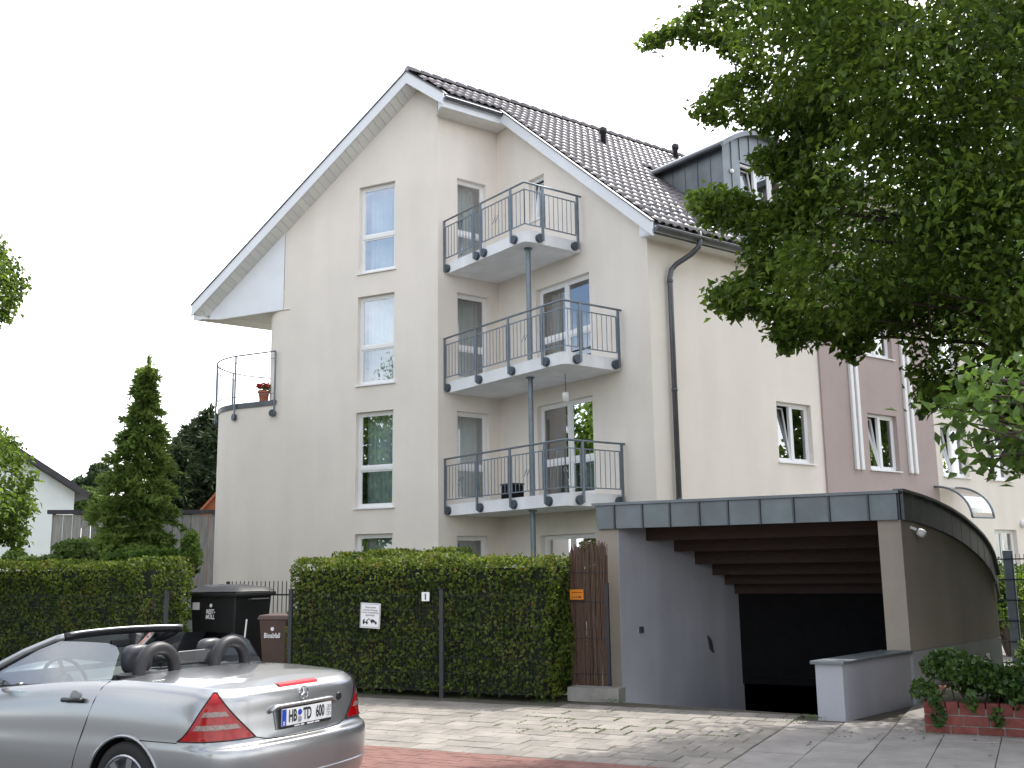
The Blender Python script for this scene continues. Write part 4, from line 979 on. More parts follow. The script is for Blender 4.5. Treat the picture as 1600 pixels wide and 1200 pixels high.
# refuse bins
bn = thing('refuse_container', 'large black refuse container with a domed lid and REST-MÜLL label', 'container', st(-12.15, 13.72, 0), ROT_ST + rad(-3))
w, d, h = .52, .42, 1.30
b = MB(); b.hexa([(-w + .07, -d + .06, .16), (w - .07, -d + .06, .16), (w - .07, d - .06, .16), (-w + .07, d - .06, .16)], [(-w, -d, h), (w, -d, h), (w, d, h), (-w, d, h)]); b.build('body', M['bin'], bn, bevel=.03)
b = MB(); b.box((-w - .05, -d - .05, h - .07), (w + .05, d + .05, h)); b.build('rim', M['bin'], bn, bevel=.02)
b = MB(); nx, ny = 14, 8
for i in range(nx + 1):
    for j in range(ny + 1):
        x, y = -w - .04 + (2 * w + .08) * i / nx, -d - .04 + (2 * d + .08) * j / ny; e = min(1, 5 * min(i / nx, 1 - i / nx, j / ny, 1 - j / ny))
        b.v.append((x, y, h + .012 + .10 * e ** .5 + .012 * math.sin(x * 13) * e + .01 * math.sin(y * 17) * e))
b.f = [(i * (ny + 1) + j, (i + 1) * (ny + 1) + j, (i + 1) * (ny + 1) + j + 1, i * (ny + 1) + j + 1) for i in range(nx) for j in range(ny)]; b.build('lid', M['bin'], bn, smooth=True)
for s_ in (-1, 1):
    MB().tube([(s_ * (w + .06), -.2, h - .12), (s_ * (w + .13), -.2, h - .12), (s_ * (w + .13), .2, h - .12), (s_ * (w + .06), .2, h - .12)], .018, 8).build('handle', M['black'], bn)
    for y in (-.28, .28): MB().lathe([(0, -.03), (.09, -.03), (.10, 0), (.09, .03), (0, .03)], 16, 'x', (s_ * (w - .12), y, .10)).build('wheel', M['blackm'], bn)
MB().box((-.44, -d - .008, 1.02), (-.30, -d + .01, 1.14)).build('sticker', M['signwhite'], bn)
lx = Matrix.Translation((-.02, -d - .002, .99)) @ Matrix.Rotation(-.06, 4, 'X') @ FACE
for k, tx in enumerate(('REST-', 'MÜLL')): text_mesh('lettering', tx, .095, M['signwhite'], lx @ Matrix.Translation((0, -k * .085, .012)), bn, .85, .003)
b = MB().lathe([(0, 0), (.03, 0), (.03, .004), (0, .004)], 14, 'z'); b.xf(lx @ Matrix.Translation((0, .10, .012))); b.build('emblem', M['signwhite'], bn)
bb = thing('organic_waste_bin', 'small brown organic waste bin beside the black container', 'bin', st(-10.60, 13.12, 0), ROT_ST + rad(8))
b = MB(); b.hexa([(-.19, -.19, .06), (.19, -.19, .06), (.19, .19, .06), (-.19, .19, .06)], [(-.235, -.26, .90), (.235, -.26, .90), (.235, .24, .90), (-.235, .24, .90)]); b.build('body', M['binbrown'], bb, bevel=.025)
b = MB(); b.hexa([(-.26, -.29, .90), (.26, -.29, .90), (.26, .27, .90), (-.26, .27, .90)], [(-.24, -.26, .965), (.24, -.26, .965), (.24, .26, .985), (-.24, .26, .985)]); b.build('lid', M['binbrown'], bb, bevel=.015)
MB().tube([(-.2, .30, .93), (.2, .30, .93)], .016, 8).build('handle', M['binbrown'], bb)
for s_ in (-1, 1): MB().lathe([(0, -.025), (.09, -.025), (.10, 0), (.09, .025), (0, .025)], 16, 'x', (s_ * .20, .22, .10)).build('wheel', M['blackm'], bb)
lx = Matrix.Translation((0, -.248, .66)) @ Matrix.Rotation(-.08, 4, 'X') @ FACE
text_mesh('lettering', 'Bioabfall', .105, M['signwhite'], lx @ Matrix.Translation((0, 0, .012)), bb, .80, .002)
b = MB().lathe([(0, 0), (.03, 0), (.03, .004), (0, .004)], 14, 'z'); b.xf(lx @ Matrix.Translation((0, .10, .012))); b.build('emblem', M['signwhite'], bb)
bk = MB().box((-.03, -.006, -.004), (.0, .0, 0))
br = thing('broom', 'pale broom handle leaning on the black container', 'broom', st(-11.36, 13.10, 0), ROT_ST)
MB().tube([(0, 0, .10), (-.03, .14, .88)], .012, 8).build('handle', M['signwhite'], br); MB().box((-.16, -.03, .04), (.16, .03, .10)).build('head', M['orangewood'], br); MB().box((-.155, -.028, -.02), (.155, .028, .04)).build('bristles', M['moss'], br)
wc = thing('wooden_crate', 'small wooden crate on the ground between the bins', 'crate', st(-11.42, 12.75, 0), ROT_ST)
for z_ in (.05, .14, .23):
    MB().box((-.22, -.16, z_ - .03), (.22, -.145, z_ + .03)).build('slat', M['orangewood'], wc); MB().box((-.22, .145, z_ - .03), (.22, .16, z_ + .03)).build('slat', M['orangewood'], wc)
    for s_ in (-1, 1): MB().box((s_ * .22 - .008, -.145, z_ - .03), (s_ * .22 + .008, .145, z_ + .03)).build('slat', M['orangewood'], wc)
MB().box((-.21, -.14, 0), (.21, .14, .02)).build('bottom', M['orangewood'], wc)

# things on the building
def bw(u, w, z_): return wM @ Vector((u, w, z_))
hl = thing('hanging_lantern', 'small white lantern hanging below the middle balcony', 'lantern', bw(.9, -3.45, 4.98), ROT_B)
MB().lathe([(0, 0), (.055, 0), (.075, .17), (.06, .19), (0, .20)], 16).build('shade', M['pvc'], hl, smooth=True); MB().tube([(0, 0, .19), (0, 0, .60)], .006, 6).build('cord', M['black'], hl)
q = gp(5.15, .12); fp = thing('flower_pot', 'terracotta pot of red flowers on the rounded terrace edge', 'flower pot', bw(q.x, q.y, TZ + .115), 0)
MB().lathe([(0, 0), (.105, 0), (.135, .21), (.155, .21), (.155, .26), (.13, .26), (.12, .22), (0, .22)], 18).build('pot', M['terracotta'], fp, smooth=False)
pp = blob(160, (0, 0, .34), (.19, .19, .12), RNG); o = link('foliage', leaf_mesh('foliage', pp, rdir(160), .07, .05, M['leaf_shrub']), None, fp); o['kind'] = 'stuff'
pp = blob(150, (0, 0, .38), (.20, .20, .12), RNG); pp[:, 2] = np.maximum(pp[:, 2], .36); o = link('blossom', leaf_mesh('blossom', pp, rdir(150), .06, .055, M['flower']), None, fp); o['kind'] = 'stuff'
bx = thing('balcony_box', 'small dark box on the floor of the lowest balcony', 'box', bw(.62, -1.95, 3.055), ROT_B)
MB().box((-.16, -.20, 0), (.16, .20, .30)).build('body', M['blackm'], bx, bevel=.02); MB().box((-.17, -.21, .30), (.17, .21, .34)).build('lid', M['black'], bx, bevel=.01)

# ================================================================== BACKGROUND HOUSE, PLANK FENCE, SHED
hz = thing('white_house', 'white painted brick house with a dark sloping roof behind the hedge', 'house', (-16.9, 40.0, 0), rad(40))
b = MB(); Wd_, ev, pk_, dp = 13.0, 4.75, 8.65, 9.0
b.prism([(0, 0, -.2), (0, 0, ev), (-Wd_ / 2, 0, pk_), (-Wd_, 0, ev), (-Wd_, 0, -.2)], (0, dp, 0)); b.build('wall', M['housewhite'], hz)
for k in range(1, 60):                    # raised brick courses read as faint lines on the painted gable
    z_ = k * .14; x1 = 0 if z_ < ev else -(z_ - ev) / .6; x0 = -Wd_ - x1
    if x1 - x0 < .3: break
    MB().box((x0 + .02, -.006, z_ - .062), (x1 - .02, .0, z_ + .062)).build('brick_course', M['housewhite'], hz)
for s_ in (0, 1):
    x0, x1 = (.45, -Wd_ / 2) if s_ == 0 else (-Wd_ - .45, -Wd_ / 2)
    b = MB(); b.hexa([(x0, -.3, ev - .27), (x1, -.3, pk_), (x1, dp + .3, pk_), (x0, dp + .3, ev - .27)], [(x0, -.3, ev - .02), (x1, -.3, pk_ + .26), (x1, dp + .3, pk_ + .26), (x0, dp + .3, ev - .02)]); b.build('roof', M['roofdark'], hz)
pf = thing('plank_fence', 'tall weathered grey plank fence behind the conifer', 'fence', (-11.65, 26.4, 0), rad(14))
for k in range(22):
    x = k * .222; MB().box((x + .006, random.uniform(-.012, .012), 0), (x + .216, .035, 3.12 + random.uniform(-.015, .015))).build('plank', M['plank'], pf)
MB().box((-.15, -.06, 3.14), (4.95, .10, 3.24)).build('cap_rail', M['roofdark'], pf)
for x in (0, 1.3, 2.6, 3.9): MB().box((x - .04, .04, 0), (x + .04, .12, 3.14)).build('post', M['plank'], pf)
sh = thing('garden_shed', 'small orange wooden shed gable peeking out beside the building', 'shed', (-8.85, 32.2, 0), rad(10))
b = MB(); b.prism([(-1.0, 0, 0), (1.0, 0, 0), (1.0, 0, 3.2), (0, 0, 4.35), (-1.0, 0, 3.2)], (0, 2, 0)); b.build('wall', M['orangewood'], sh)
for s_ in (-1, 1):
    b = MB(); b.hexa([(s_ * 1.2, -.2, 2.98), (0, -.2, 4.36), (0, 2.2, 4.36), (s_ * 1.2, 2.2, 2.98)], [(s_ * 1.2, -.2, 3.06), (0, -.2, 4.46), (0, 2.2, 4.46), (s_ * 1.2, 2.2, 3.06)]); b.build('roof', M['terracotta'], sh)

# ================================================================== TREES
def unproj(x, y, D):                      # photo pixel (1600 wide) at forward distance D -> world point
    a, b_ = (x - 800) / FPX, -(y - 600) / FPX; c, s_ = math.cos(ROLL), math.sin(ROLL)
    X = c * a - s_ * b_; Y = s_ * a + c * b_; r = Vector((X, math.cos(PITCH) - Y * math.sin(PITCH), math.sin(PITCH) + Y * math.cos(PITCH)))
    return Vector((0, 0, EYE)) + r * (D / r.y)
def poly_in(px, py, poly):
    ins = np.zeros(len(px), bool); n = len(poly)
    for i in range(n):
        x0, y0 = poly[i]; x1, y1 = poly[(i + 1) % n]
        c = ((y0 > py) != (y1 > py)); t = (x1 - x0) * (py - y0) / ((y1 - y0) if y1 != y0 else 1e-9) + x0; ins ^= c & (px < t)
    return ins
def poly_dist(px, py, poly):
    d = np.full(len(px), 1e9); n = len(poly)
    for i in range(n):
        x0, y0 = poly[i]; x1, y1 = poly[(i + 1) % n]; dx, dy = x1 - x0, y1 - y0; L = dx * dx + dy * dy + 1e-9
        t = np.clip(((px - x0) * dx + (py - y0) * dy) / L, 0, 1); d = np.minimum(d, np.hypot(px - x0 - t * dx, py - y0 - t * dy))
    return d
from mathutils import noise as mnoise
def crown_points(poly, D0, spread, k, n, R, gate=.0, gs=1.1, inframe=None):
    xs = [p[0] for p in poly]; ys = [p[1] for p in poly]; out_ = []
    tries = 0
    while len(out_) < n and tries < 60:
        tries += 1
        px = R.uniform(min(xs), max(xs), 4000); py = R.uniform(min(ys), max(ys), 4000)
        ok = poly_in(px, py, poly)
        if inframe is not None: ok &= (R.uniform(size=4000) < np.where((px < 1640) & (px > -40) & (py > -40), 1.0, inframe))
        px, py = px[ok], py[ok]; ds = poly_dist(px, py, poly)
        dd = D0 + R.uniform(-1, 1, len(px)) * np.minimum(spread, .12 + ds * k)
        for x, y, d, e in zip(px, py, dd, ds):
            p = unproj(x, y, d); g = mnoise.noise(p * gs)
            if g > gate - .30 * max(0, 1 - e / 30) and p.z > .6: out_.append((p, e))
            if len(out_) >= n: break
    return out_
def build_tree(name, label, trunk, height, polys, D0, spread, k, nclus, leaves, ls, m, R, r0=.16, gate=-.18, inframe=None, csz=.12, group=None, nlimb=16, lift=.0, gs=1.1):
    t = thing(name, label, 'tree', trunk, 0, group); T = Vector(trunk); pts = []
    for poly in polys: pts += crown_points(poly, D0, spread, k, nclus // len(polys), R, gate, gs, inframe)
    cs = np.array([tuple(p - T) for p, e in pts]); n = len(cs)
    c = np.repeat(cs, leaves, 0); es = np.array([e for p, e in pts]); off = R.normal(0, 1, (n * leaves, 3)) * np.repeat(np.minimum(csz, csz * .45 + es * .0022), leaves)[:, None]; off[:, 2] *= .75
    out_dir = cs.copy(); out_dir[:, 2] = 0; out_dir /= (np.linalg.norm(out_dir, axis=1, keepdims=True) + 1e-6)
    D = np.repeat(out_dir, leaves, 0) * .55 + R.normal(size=(n * leaves, 3)) * .7; D[:, 2] -= .45
    Nr = R.normal(size=(n * leaves, 3)) * .65; Nr[:, 2] += 1
    o = link('crown', leaf_mesh('crown', c + off, D, R.uniform(ls * .7, ls * 1.25, n * leaves), R.uniform(ls * .45, ls * .72, n * leaves), m, .2, Nr), None, t); o['kind'] = 'stuff'
    b = MB(); b.tube([(0, 0, -.1), (.02, .01, height * .2), (-.05, .03, height * .45), (.04, -.02, height * .75), (.0, 0, height)], [r0 * 1.3, r0, r0 * .85, r0 * .55, r0 * .12], 12); b.build('trunk', M['bark'], t, smooth=True)
    idx = R.choice(n, min(nlimb * 6, n), replace=False); lim = MB(); 
    for q, i in enumerate(idx):
        e = Vector(cs[i]); hz_ = min(max(e.z * .62, height * .22), height * .9); s0 = Vector((0, 0, hz_)); mid = s0.lerp(e, .55) + Vector((0, 0, .25 + .08 * (e - s0).length)); rr = (.045 if q < nlimb else .014)
        if q < nlimb: lim.tube([s0, s0.lerp(mid, .5) + Vector((0, 0, .1)), mid, e], [rr * 1.4, rr, rr * .6, .006], 6)
        else:
            j = idx[q % nlimb]; s1 = Vector(cs[j]) * .75 + Vector((0, 0, hz_)) * .25; 
            if (s1 - e).length < 1.8: lim.tube([s1, s1.lerp(e, .5) + Vector((0, 0, .06)), e], [.014, .010, .004], 5)
    lim.build('limb', M['bark'], t, smooth=True)
    return t
RT = np.random.default_rng(5)
P_BIG = [(1108, 0), (1060, 38), (1008, 65), (1015, 77), (1048, 55), (1075, 52), (1100, 68), (1120, 64), (1150, 92), (1175, 102), (1180, 114), (1150, 118), (1125, 135), (1105, 160), (1063, 172), (1064, 182), (1090, 176), (1120, 190), (1150, 190), (1185, 200), (1205, 208), (1230, 196), (1252, 198), (1243, 222), (1200, 232), (1176, 240), (1178, 258), (1205, 272), (1232, 284), (1232, 312), (1205, 326), (1180, 322), (1150, 306), (1120, 300), (1084, 304), (1090, 337), (1110, 352), (1140, 354), (1172, 372), (1172, 398), (1178, 428), (1150, 437), (1107, 458), (1110, 474), (1155, 495), (1170, 482), (1202, 498), (1212, 525), (1240, 530), (1212, 548), (1250, 542), (1275, 522), (1310, 532), (1330, 548), (1298, 565), (1330, 562), (1350, 540), (1382, 505), (1412, 530), (1435, 548), (1430, 585), (1440, 605), (1438, 638), (1462, 643), (1480, 618), (1560, 650), (1590, 725), (1660, 760), (1760, 700), (1950, 600), (2050, 300), (1980, -100), (1800, -420), (1400, -420), (1170, -220)]
build_tree('street_tree', 'big leafy street tree overhanging the right side of the picture', (7.7, 11.9, 0), 9.6, [P_BIG], 11.6, 2.4, .026, 7800, 13, .10, M['leaf_tree'], RT, .22, -.05, .42, .14, nlimb=40, gs=1.1)
P_SM = [(1474, 640), (1495, 592), (1560, 570), (1640, 560), (1760, 560), (1800, 700), (1700, 800), (1600, 735), (1572, 745), (1550, 748), (1540, 725), (1510, 712), (1486, 700), (1500, 672)]
build_tree('young_tree', 'bright large-leaved branch hanging in at the right edge below the street tree', (4.35, 6.9, 0), 3.6, [P_SM], 6.6, .7, .012, 150, 5, .10, M['leaf_big'], RT, .05, -.5, .5, .11, nlimb=10)
P_L1 = [(-260, 250), (-60, 300), (0, 375), (8, 400), (30, 425), (40, 450), (25, 470), (15, 500), (-5, 505), (-100, 560), (-260, 560)]
P_L2 = [(-260, 560), (-100, 600), (0, 675), (25, 690), (33, 720), (52, 742), (60, 752), (33, 766), (50, 790), (48, 800), (28, 815), (40, 840), (35, 853), (0, 845), (-100, 860), (-260, 860)]
build_tree('garden_tree', 'leafy tree whose branch tips enter at the left edge', (-11.6, 17.5, 0), 6.6, [P_L1, P_L2], 17.5, 1.5, .03, 2400, 10, .11, M['leaf_tree'], RT, .14, -.3, .6, .16, nlimb=14)

def conifer(name, label, base, H, R0, nb, m, R, ls=.16, prof=.85, lean=(0, 0), group=None, per=26):
    """branches in loose tiers, each hung with sprays, so that the outline is ragged and lets light through"""
    t = thing(name, label, 'tree', base, 0, group); P = []; D = []; br = MB()
    for k in range(nb):
        h = .03 + .95 * (k + R.uniform()) / nb; th = k * 2.4 + R.uniform(-.5, .5)
        L = (R0 * (1 - h) ** prof * (.7 + .3 * min(1, h * 7)) + .06) * R.choice([.62, .8, .95, 1.1, 1.28], p=[.2, .25, .25, .2, .1])
        o_ = np.array([math.cos(th), math.sin(th), 0]); z0_ = h * H; ax = np.array([lean[0] * h ** 3, lean[1] * h ** 3, z0_]); rise = R.uniform(.15, .5); droop = R.uniform(.25, .75)
        f = lambda q: ax + o_ * L * q + np.array([0, 0, L * (rise * q - droop * q * q)])
        br.tube([tuple(f(q)) for q in (0, .4, .75)], [.012 + .012 * R0 * (1 - h), .008, .004], 4, cap=False)
        n = int(per * (.35 + L / R0)); q = R.uniform(.12, 1.0, n) ** .8
        for qq in q:
            side = np.cross(o_, [0, 0, 1]) * R.normal(0, .20) * L * (1.15 - qq); p = f(qq) + side + R.normal(size=3) * .03
            for e in range(4):
                d = o_ * R.uniform(.2, 1.0) + R.normal(size=3) * .42; d[2] -= R.uniform(-.1, .55); P.append(p + d * ls * .4); D.append(d)
    for e in range(50): P.append(np.array([lean[0], lean[1], H * R.uniform(.93, 1.02)]) + R.normal(size=3) * .03); D.append(R.normal(size=3) * .4 + np.array([0, 0, .7]))
    P = np.array(P); D = np.array(D)
    o = link('crown', leaf_mesh('crown', P, D, R.uniform(ls * .6, ls * 1.35, len(P)), R.uniform(ls * .18, ls * .36, len(P)), m, .15), None, t); o['kind'] = 'stuff'
    br.build('branch', M['bark'], t)
    MB().tube([(0, 0, -.1), (0, 0, H * .5), (lean[0], lean[1], H * .98)], [R0 * .12, R0 * .07, .012], 8).build('trunk', M['bark'], t)
    return t
conifer('conifer', 'tall ragged green conifer standing before the plank fence', (-8.55, 23.6, 0), 6.45, 1.55, 240, M['leaf_conif'], RT, .19, .95, (.12, .0), per=38)
for k, (x, D, top, r_) in enumerate(((278, 33, 690, 1.3), (302, 36, 662, 1.5), (330, 35, 640, 1.5), (352, 34, 650, 1.5))):
    p = unproj(x, top, D); conifer('dark_conifer', ('shorter dark conifer just right of the ragged green conifer', 'second dark conifer behind the plank fence', 'dark conifer touching the left edge of the apartment block', 'dark conifer mostly hidden behind the rounded bay')[k], (p.x, D, 0), p.z, r_, 110, M['leaf_dark'], RT, .36, .5, (0, 0), 'dark conifers behind the plank fence', per=26)
def bush(name, label, c, r, n, ls, m, R, cat='bush', group=None, stem=True):
    t = thing(name, label, cat, (c[0], c[1], max(0, c[2] - r[2])), 0, group); base = Vector((c[0], c[1], max(0, c[2] - r[2])))
    lob = []
    for k in range(9): 
        d = R.normal(size=3); d /= np.linalg.norm(d); lob.append((np.array(c) - np.array(base) + d * np.array(r) * .55, np.array(r) * R.uniform(.35, .6)))
    P = np.concatenate([blob(n // 9, l, q, R) for l, q in lob]); D = R.normal(size=P.shape); D[:, 2] += .2
    o = link('foliage', leaf_mesh('foliage', P, D, R.uniform(ls * .6, ls * 1.3, len(P)), R.uniform(ls * .35, ls * .7, len(P)), m), None, t); o['kind'] = 'stuff'
    if stem:
        b = MB()
        for l, q in lob: b.tube([(0, 0, -.05), tuple(l * .5), tuple(l)], [.05, .03, .01], 6)
        b.build('stem', M['bark'], t)
    return t
def bushpx(name, label, x, y, D, rx, rz, n, ls, m, cat='bush', ry=None, trunk=False, group=None):
    p = unproj(x, y, D); s_ = D / FPX; return bush(name, label, (p.x, D, p.z), (rx * s_, (ry or rx) * s_, rz * s_), n, ls, m, RT, cat, group)
def round_tree(name, label, x, y, D, rx, rz, n, ls, m):
    o = bushpx(name, label, x, y, D, rx, rz, n, ls, m, 'tree'); z0 = o.location.z; b = MB().tube([(0, 0, -z0), (0, 0, rz * D / FPX)], [.22, .08], 8); b.build('trunk', M['bark'], o); return o
round_tree('round_pine', 'dark rounded tree far behind, right of the white house', 150, 756, 58, 38, 34, 3600, .42, M['leaf_dark'])
round_tree('far_tree', 'pale green tree between the white house and the conifer', 138, 792, 46, 42, 34, 2600, .34, M['leaf_shrub'])
round_tree('far_tree', 'pale green tree low behind the plank fence', 200, 790, 48, 40, 36, 2600, .34, M['leaf_shrub'])
for x, y, D, rx, rz, mm, lb in ((118, 862, 21, 36, 22, 'leaf_shrub', 'light green shrub rising over the hedge below the white house'), (60, 880, 20, 30, 14, 'leaf_shrub', 'low shrub behind the hedge at the left edge'), (184, 872, 19, 22, 18, 'leaf_big', 'bright green shrub at the foot of the ragged conifer'), (228, 868, 19.3, 24, 16, 'leaf_big', 'bright leafy plant in the middle of the row behind the hedge'), (262, 872, 19.5, 22, 18, 'leaf_big', 'bright leafy plant right of the conifer foot'), (302, 862, 18.5, 22, 34, 'leaf_conif', 'green shrub against the corner of the rounded bay'), (20, 872, 22, 22, 14, 'leaf_shrub', 'pale shrub under the left edge tree')):
    bushpx('shrub', lb, x, y, D, rx, rz, 1500, .10, M[mm], 'shrub', group='shrubs behind the left hedge')
bush('shrub', 'green shrub behind the mesh fence right of the garage', (8.6, 18.6, .9), (.75, .8, .95), 3800, .10, M['leaf_tree'], RT, 'shrub')
bush('shrub', 'low leafy shrub at the foot of the mesh fence', (6.6, 13.2, .35), (.55, .5, .38), 1800, .09, M['leaf_shrub'], RT, 'shrub')
bush('shrub', 'dark shrub behind the garage beside the side entrance', (9.8, 19.6, .8), (.9, .9, .9), 3000, .11, M['leaf_tree'], RT, 'shrub')
pp = []
for k in range(160): a = random.uniform(-18, -8); pp.append(tuple(st(a, random.uniform(13.2, 15), random.uniform(0, .25))))

# ================================================================== CAR (silver two-seat roadster with the top down)
M['silver'] = mat('silver_paint', (.37, .375, .385), .30, metal=.75, var=.03, vscale=.8, coat=.9, bump=.0)
M['silverd'] = mat('silver_lower', (.40, .41, .43), .3, metal=.7, coat=.6)
M['lampred'] = mat('tail_red', (.36, .002, .004), .2, var=.35, vscale=26, coat=.35, spec=.3)
M['lampclear'] = mat('tail_clear', (.30, .22, .20), .2, var=.5, vscale=60, coat=.35, spec=.3)
M['leather'] = mat('black_leather', (.022, .021, .024), .48, var=.2, vscale=30, bump=.1, bscale=200)
M['leatherg'] = mat('grey_leather', (.045, .045, .055), .42, var=.2, vscale=30)
M['carglass'] = glassmat('car_glass', (.70, .82, .80), .17)
M['chrome'] = mat('chrome', (.75, .76, .78), .12, metal=1.0)
M['alloy'] = mat('alloy', (.42, .43, .45), .3, metal=.85, var=.1, vscale=9)
M['tyre'] = mat('tyre', (.02, .02, .02), .85, bump=.2, bscale=80)
M['gap'] = mat('panel_gap', (.012, .012, .014), .8)
M['plate'] = mat('number_plate', (.78, .78, .78), .4); M['euband'] = mat('eu_blue', (.01, .06, .42), .4); M['seal'] = mat('plate_seal', (.32, .32, .36), .5, var=.4, vscale=60)
M['headlamp'] = mat('headlamp', (.55, .58, .6), .08, coat=1.0)
HB = -60.5
hdg, lft = bear(HB), bear(HB - 90)
pl_w = unproj(475, 1121, 7.50)
car_o = pl_w - hdg * .10; car_o.z = RZ
car = thing('roadster_car', 'silver open-top two-seat roadster parked at the kerb, seen from behind', 'car', car_o, rad(90 - HB))
XS = np.array([0., .01, .035, .085, .20, .42, .90, 1.40, 2.0, 2.6, 3.1, 3.5, 3.75, 3.90, 3.985, 3.995]); YS = np.array([0., .25, .48, .665, .79, .838, .857, .857, .857, .855, .84, .79, .68, .45, .2, 0.])
HWs = np.array([.79, .838, .857, .858, .850, .838, .80, .735]) / .857
ZK = [0, .5, 1.1, 1.5, 2.3, 3.0, 3.6, 4.0]
ZL = [[.20, .18, .16, .16, .16, .17, .18, .20], [.30, .28, .26, .25, .25, .26, .26, .28], [.47, .46, .43, .42, .42, .42, .42, .42], [.575, .565, .55, .53, .52, .51, .50, .48], [.615, .63, .64, .63, .60, .575, .55, .52],
      [.755, .77, .785, .775, .73, .68, .63, .56], [.885, .905, .925, .905, .85, .775, .70, .60], [.935, .962, .985, .965, .905, .82, .735, .625]]
DXR = [.06, .015, .0, .012, .075, .10, .115, .17]; DXF = [-.06, -.01, 0, 0, -.02, -.08, -.20, -.34]
def ctrl(i, j):
    x = XS[i]; y = YS[i] * HWs[j]; wr_ = max(0, 1 - x / .55); wf = max(0, (x - 3.0) / .995)
    z_ = np.interp(x, ZK, ZL[j]); return np.array([x + DXR[j] * wr_ + DXF[j] * wf, y, z_])
CG = np.array([[ctrl(i, j) for j in range(8)] for i in range(16)])
def cr1(p0, p1, p2, p3, t): return .5 * ((2 * p1) + (-p0 + p2) * t + (2 * p0 - 5 * p1 + 4 * p2 - p3) * t * t + (-p0 + 3 * p1 - 3 * p2 + p3) * t ** 3)
def surf(t, v):
    i = min(max(int(t), 0), 14); ft = t - i; j = min(max(int(v), 0), 6); fv = v - j
    def col(ii):
        ii_m = ii
        def g(jj): return CG[ii, min(max(jj, 0), 7)]
        return cr1(g(j - 1), g(j), g(j + 1), g(j + 2), fv)
    def colx(ii):
        if ii < 0: c = col(-ii).copy(); c[1] *= -1; return c
        if ii > 15: c = col(30 - ii).copy(); c[1] *= -1; return c
        return col(ii)
    return cr1(colx(i - 1), colx(i), colx(i + 1), colx(i + 2), ft)
def vz(t, z_):
    lo, hi = 0., 7.
    for _ in range(30):
        m_ = (lo + hi) / 2
        if surf(t, m_)[2] < z_: lo = m_
        else: hi = m_
    return lo
def snorm(t, v):
    e = .02; a = surf(min(t + e, 15), v) - surf(max(t - e, 0), v); c = surf(t, min(v + e, 7)) - surf(t, max(v - e, 0)); n_ = np.cross(c, a); n_ /= np.linalg.norm(n_) + 1e-9
    p = surf(t, v); 
    if n_ @ np.array([p[0] - 2.0, p[1] * 3, .1]) < 0: n_ = -n_
    return n_
def on(t, z_, off, side=1):
    v = vz(t, z_); p = surf(t, v) + snorm(t, v) * off; return Vector((p[0], p[1] * side, p[2]))
AX, AR, WRAD = .90, .345, .305             # rear axle, arch radius
AXF = 3.27
NT, NV = 200, 63
# arc-length-even t samples
tt_ = np.linspace(0, 15, 1500); pp_ = np.array([surf(t, 3) for t in tt_]); al = np.concatenate([[0], np.cumsum(np.linalg.norm(np.diff(pp_, axis=0), axis=1))]); tsamp = np.interp(np.linspace(0, al[-1], NT + 1), al, tt_)
vsamp = np.linspace(0, 7, NV + 1)
gridp = np.array([[surf(t, v) for v in vsamp] for t in tsamp])
for ax in (AX, AXF):
    dx = gridp[..., 0] - ax; dz = gridp[..., 2] - .30; rr = np.hypot(dx, dz); msk = (np.abs(rr - AR) < .016) & (np.abs(gridp[..., 1]) > .5)
    sc_ = np.where(msk, AR / np.maximum(rr, 1e-6), 1.0); gridp[..., 0] = ax + dx * sc_; gridp[..., 2] = .30 + dz * sc_
b = MB()
for side in (1, -1):
    base = len(b.v); G_ = gridp.copy(); G_[..., 1] *= side; b.v += [tuple(p) for p in G_.reshape(-1, 3)]
    for i in range(NT):
        for j in range(NV):
            q = [i * (NV + 1) + j, (i + 1) * (NV + 1) + j, (i + 1) * (NV + 1) + j + 1, i * (NV + 1) + j + 1]; c = G_.reshape(-1, 3)[q].mean(0)
            if any(math.hypot(c[0] - ax, c[2] - .30) < AR - .002 for ax in (AX, AXF)) and abs(c[1]) > .5: continue
            b.f.append(tuple(base + k for k in q))
# rear deck and bonnet close the top
def top_strip(tlo, thi, xc, zc, cr_):
    ts_ = [t for t in tsamp if tlo <= t <= thi]; ns = 14
    rows = []
    for t in ts_:
        p = surf(t, 7); x_c = min(max(p[0], xc[0]), xc[1]); z_c = zc(x_c)
        rows.append([((p[0] + (x_c - p[0]) * (1 - (1 - q / ns) ** 2) ** 1.0, p[1] * (1 - q / ns), p[2] + (z_c - p[2]) * (1 - (1 - q / ns) ** 2))) for q in range(ns + 1)])
    for side in (1, -1):
        base = len(b.v)
        for r in rows: b.v.extend([(x, y * side, z_) for x, y, z_ in r])
        for i in range(len(rows) - 1):
            for q in range(ns): b.f.append((base + i * (ns + 1) + q, base + (i + 1) * (ns + 1) + q, base + (i + 1) * (ns + 1) + q + 1, base + i * (ns + 1) + q + 1))
t_cock = float(np.interp(1.16, [surf(t, 7)[0] for t in tt_[tt_ > 4]], tt_[tt_ > 4])); t_hood = float(np.interp(2.72, [surf(t, 7)[0] for t in tt_[tt_ > 4]], tt_[tt_ > 4]))
top_strip(0, t_cock, (.30, 1.16), lambda x: np.interp(x, [.2, .5, 1.16], [.965, .995, 1.005]), 0)
top_strip(t_hood, 15, (2.72, 3.6), lambda x: np.interp(x, [2.72, 3.2, 3.6], [.93, .84, .72]), 0)
body = b.build('body', M['silver'], car, smooth=True)
bm = bmesh.new(); bm.from_mesh(body.data); bmesh.ops.remove_doubles(bm, verts=bm.verts, dist=.0008); bmesh.ops.recalc_face_normals(bm, faces=bm.faces); bm.to_mesh(body.data); bm.free(); auto_smooth(body, 80)
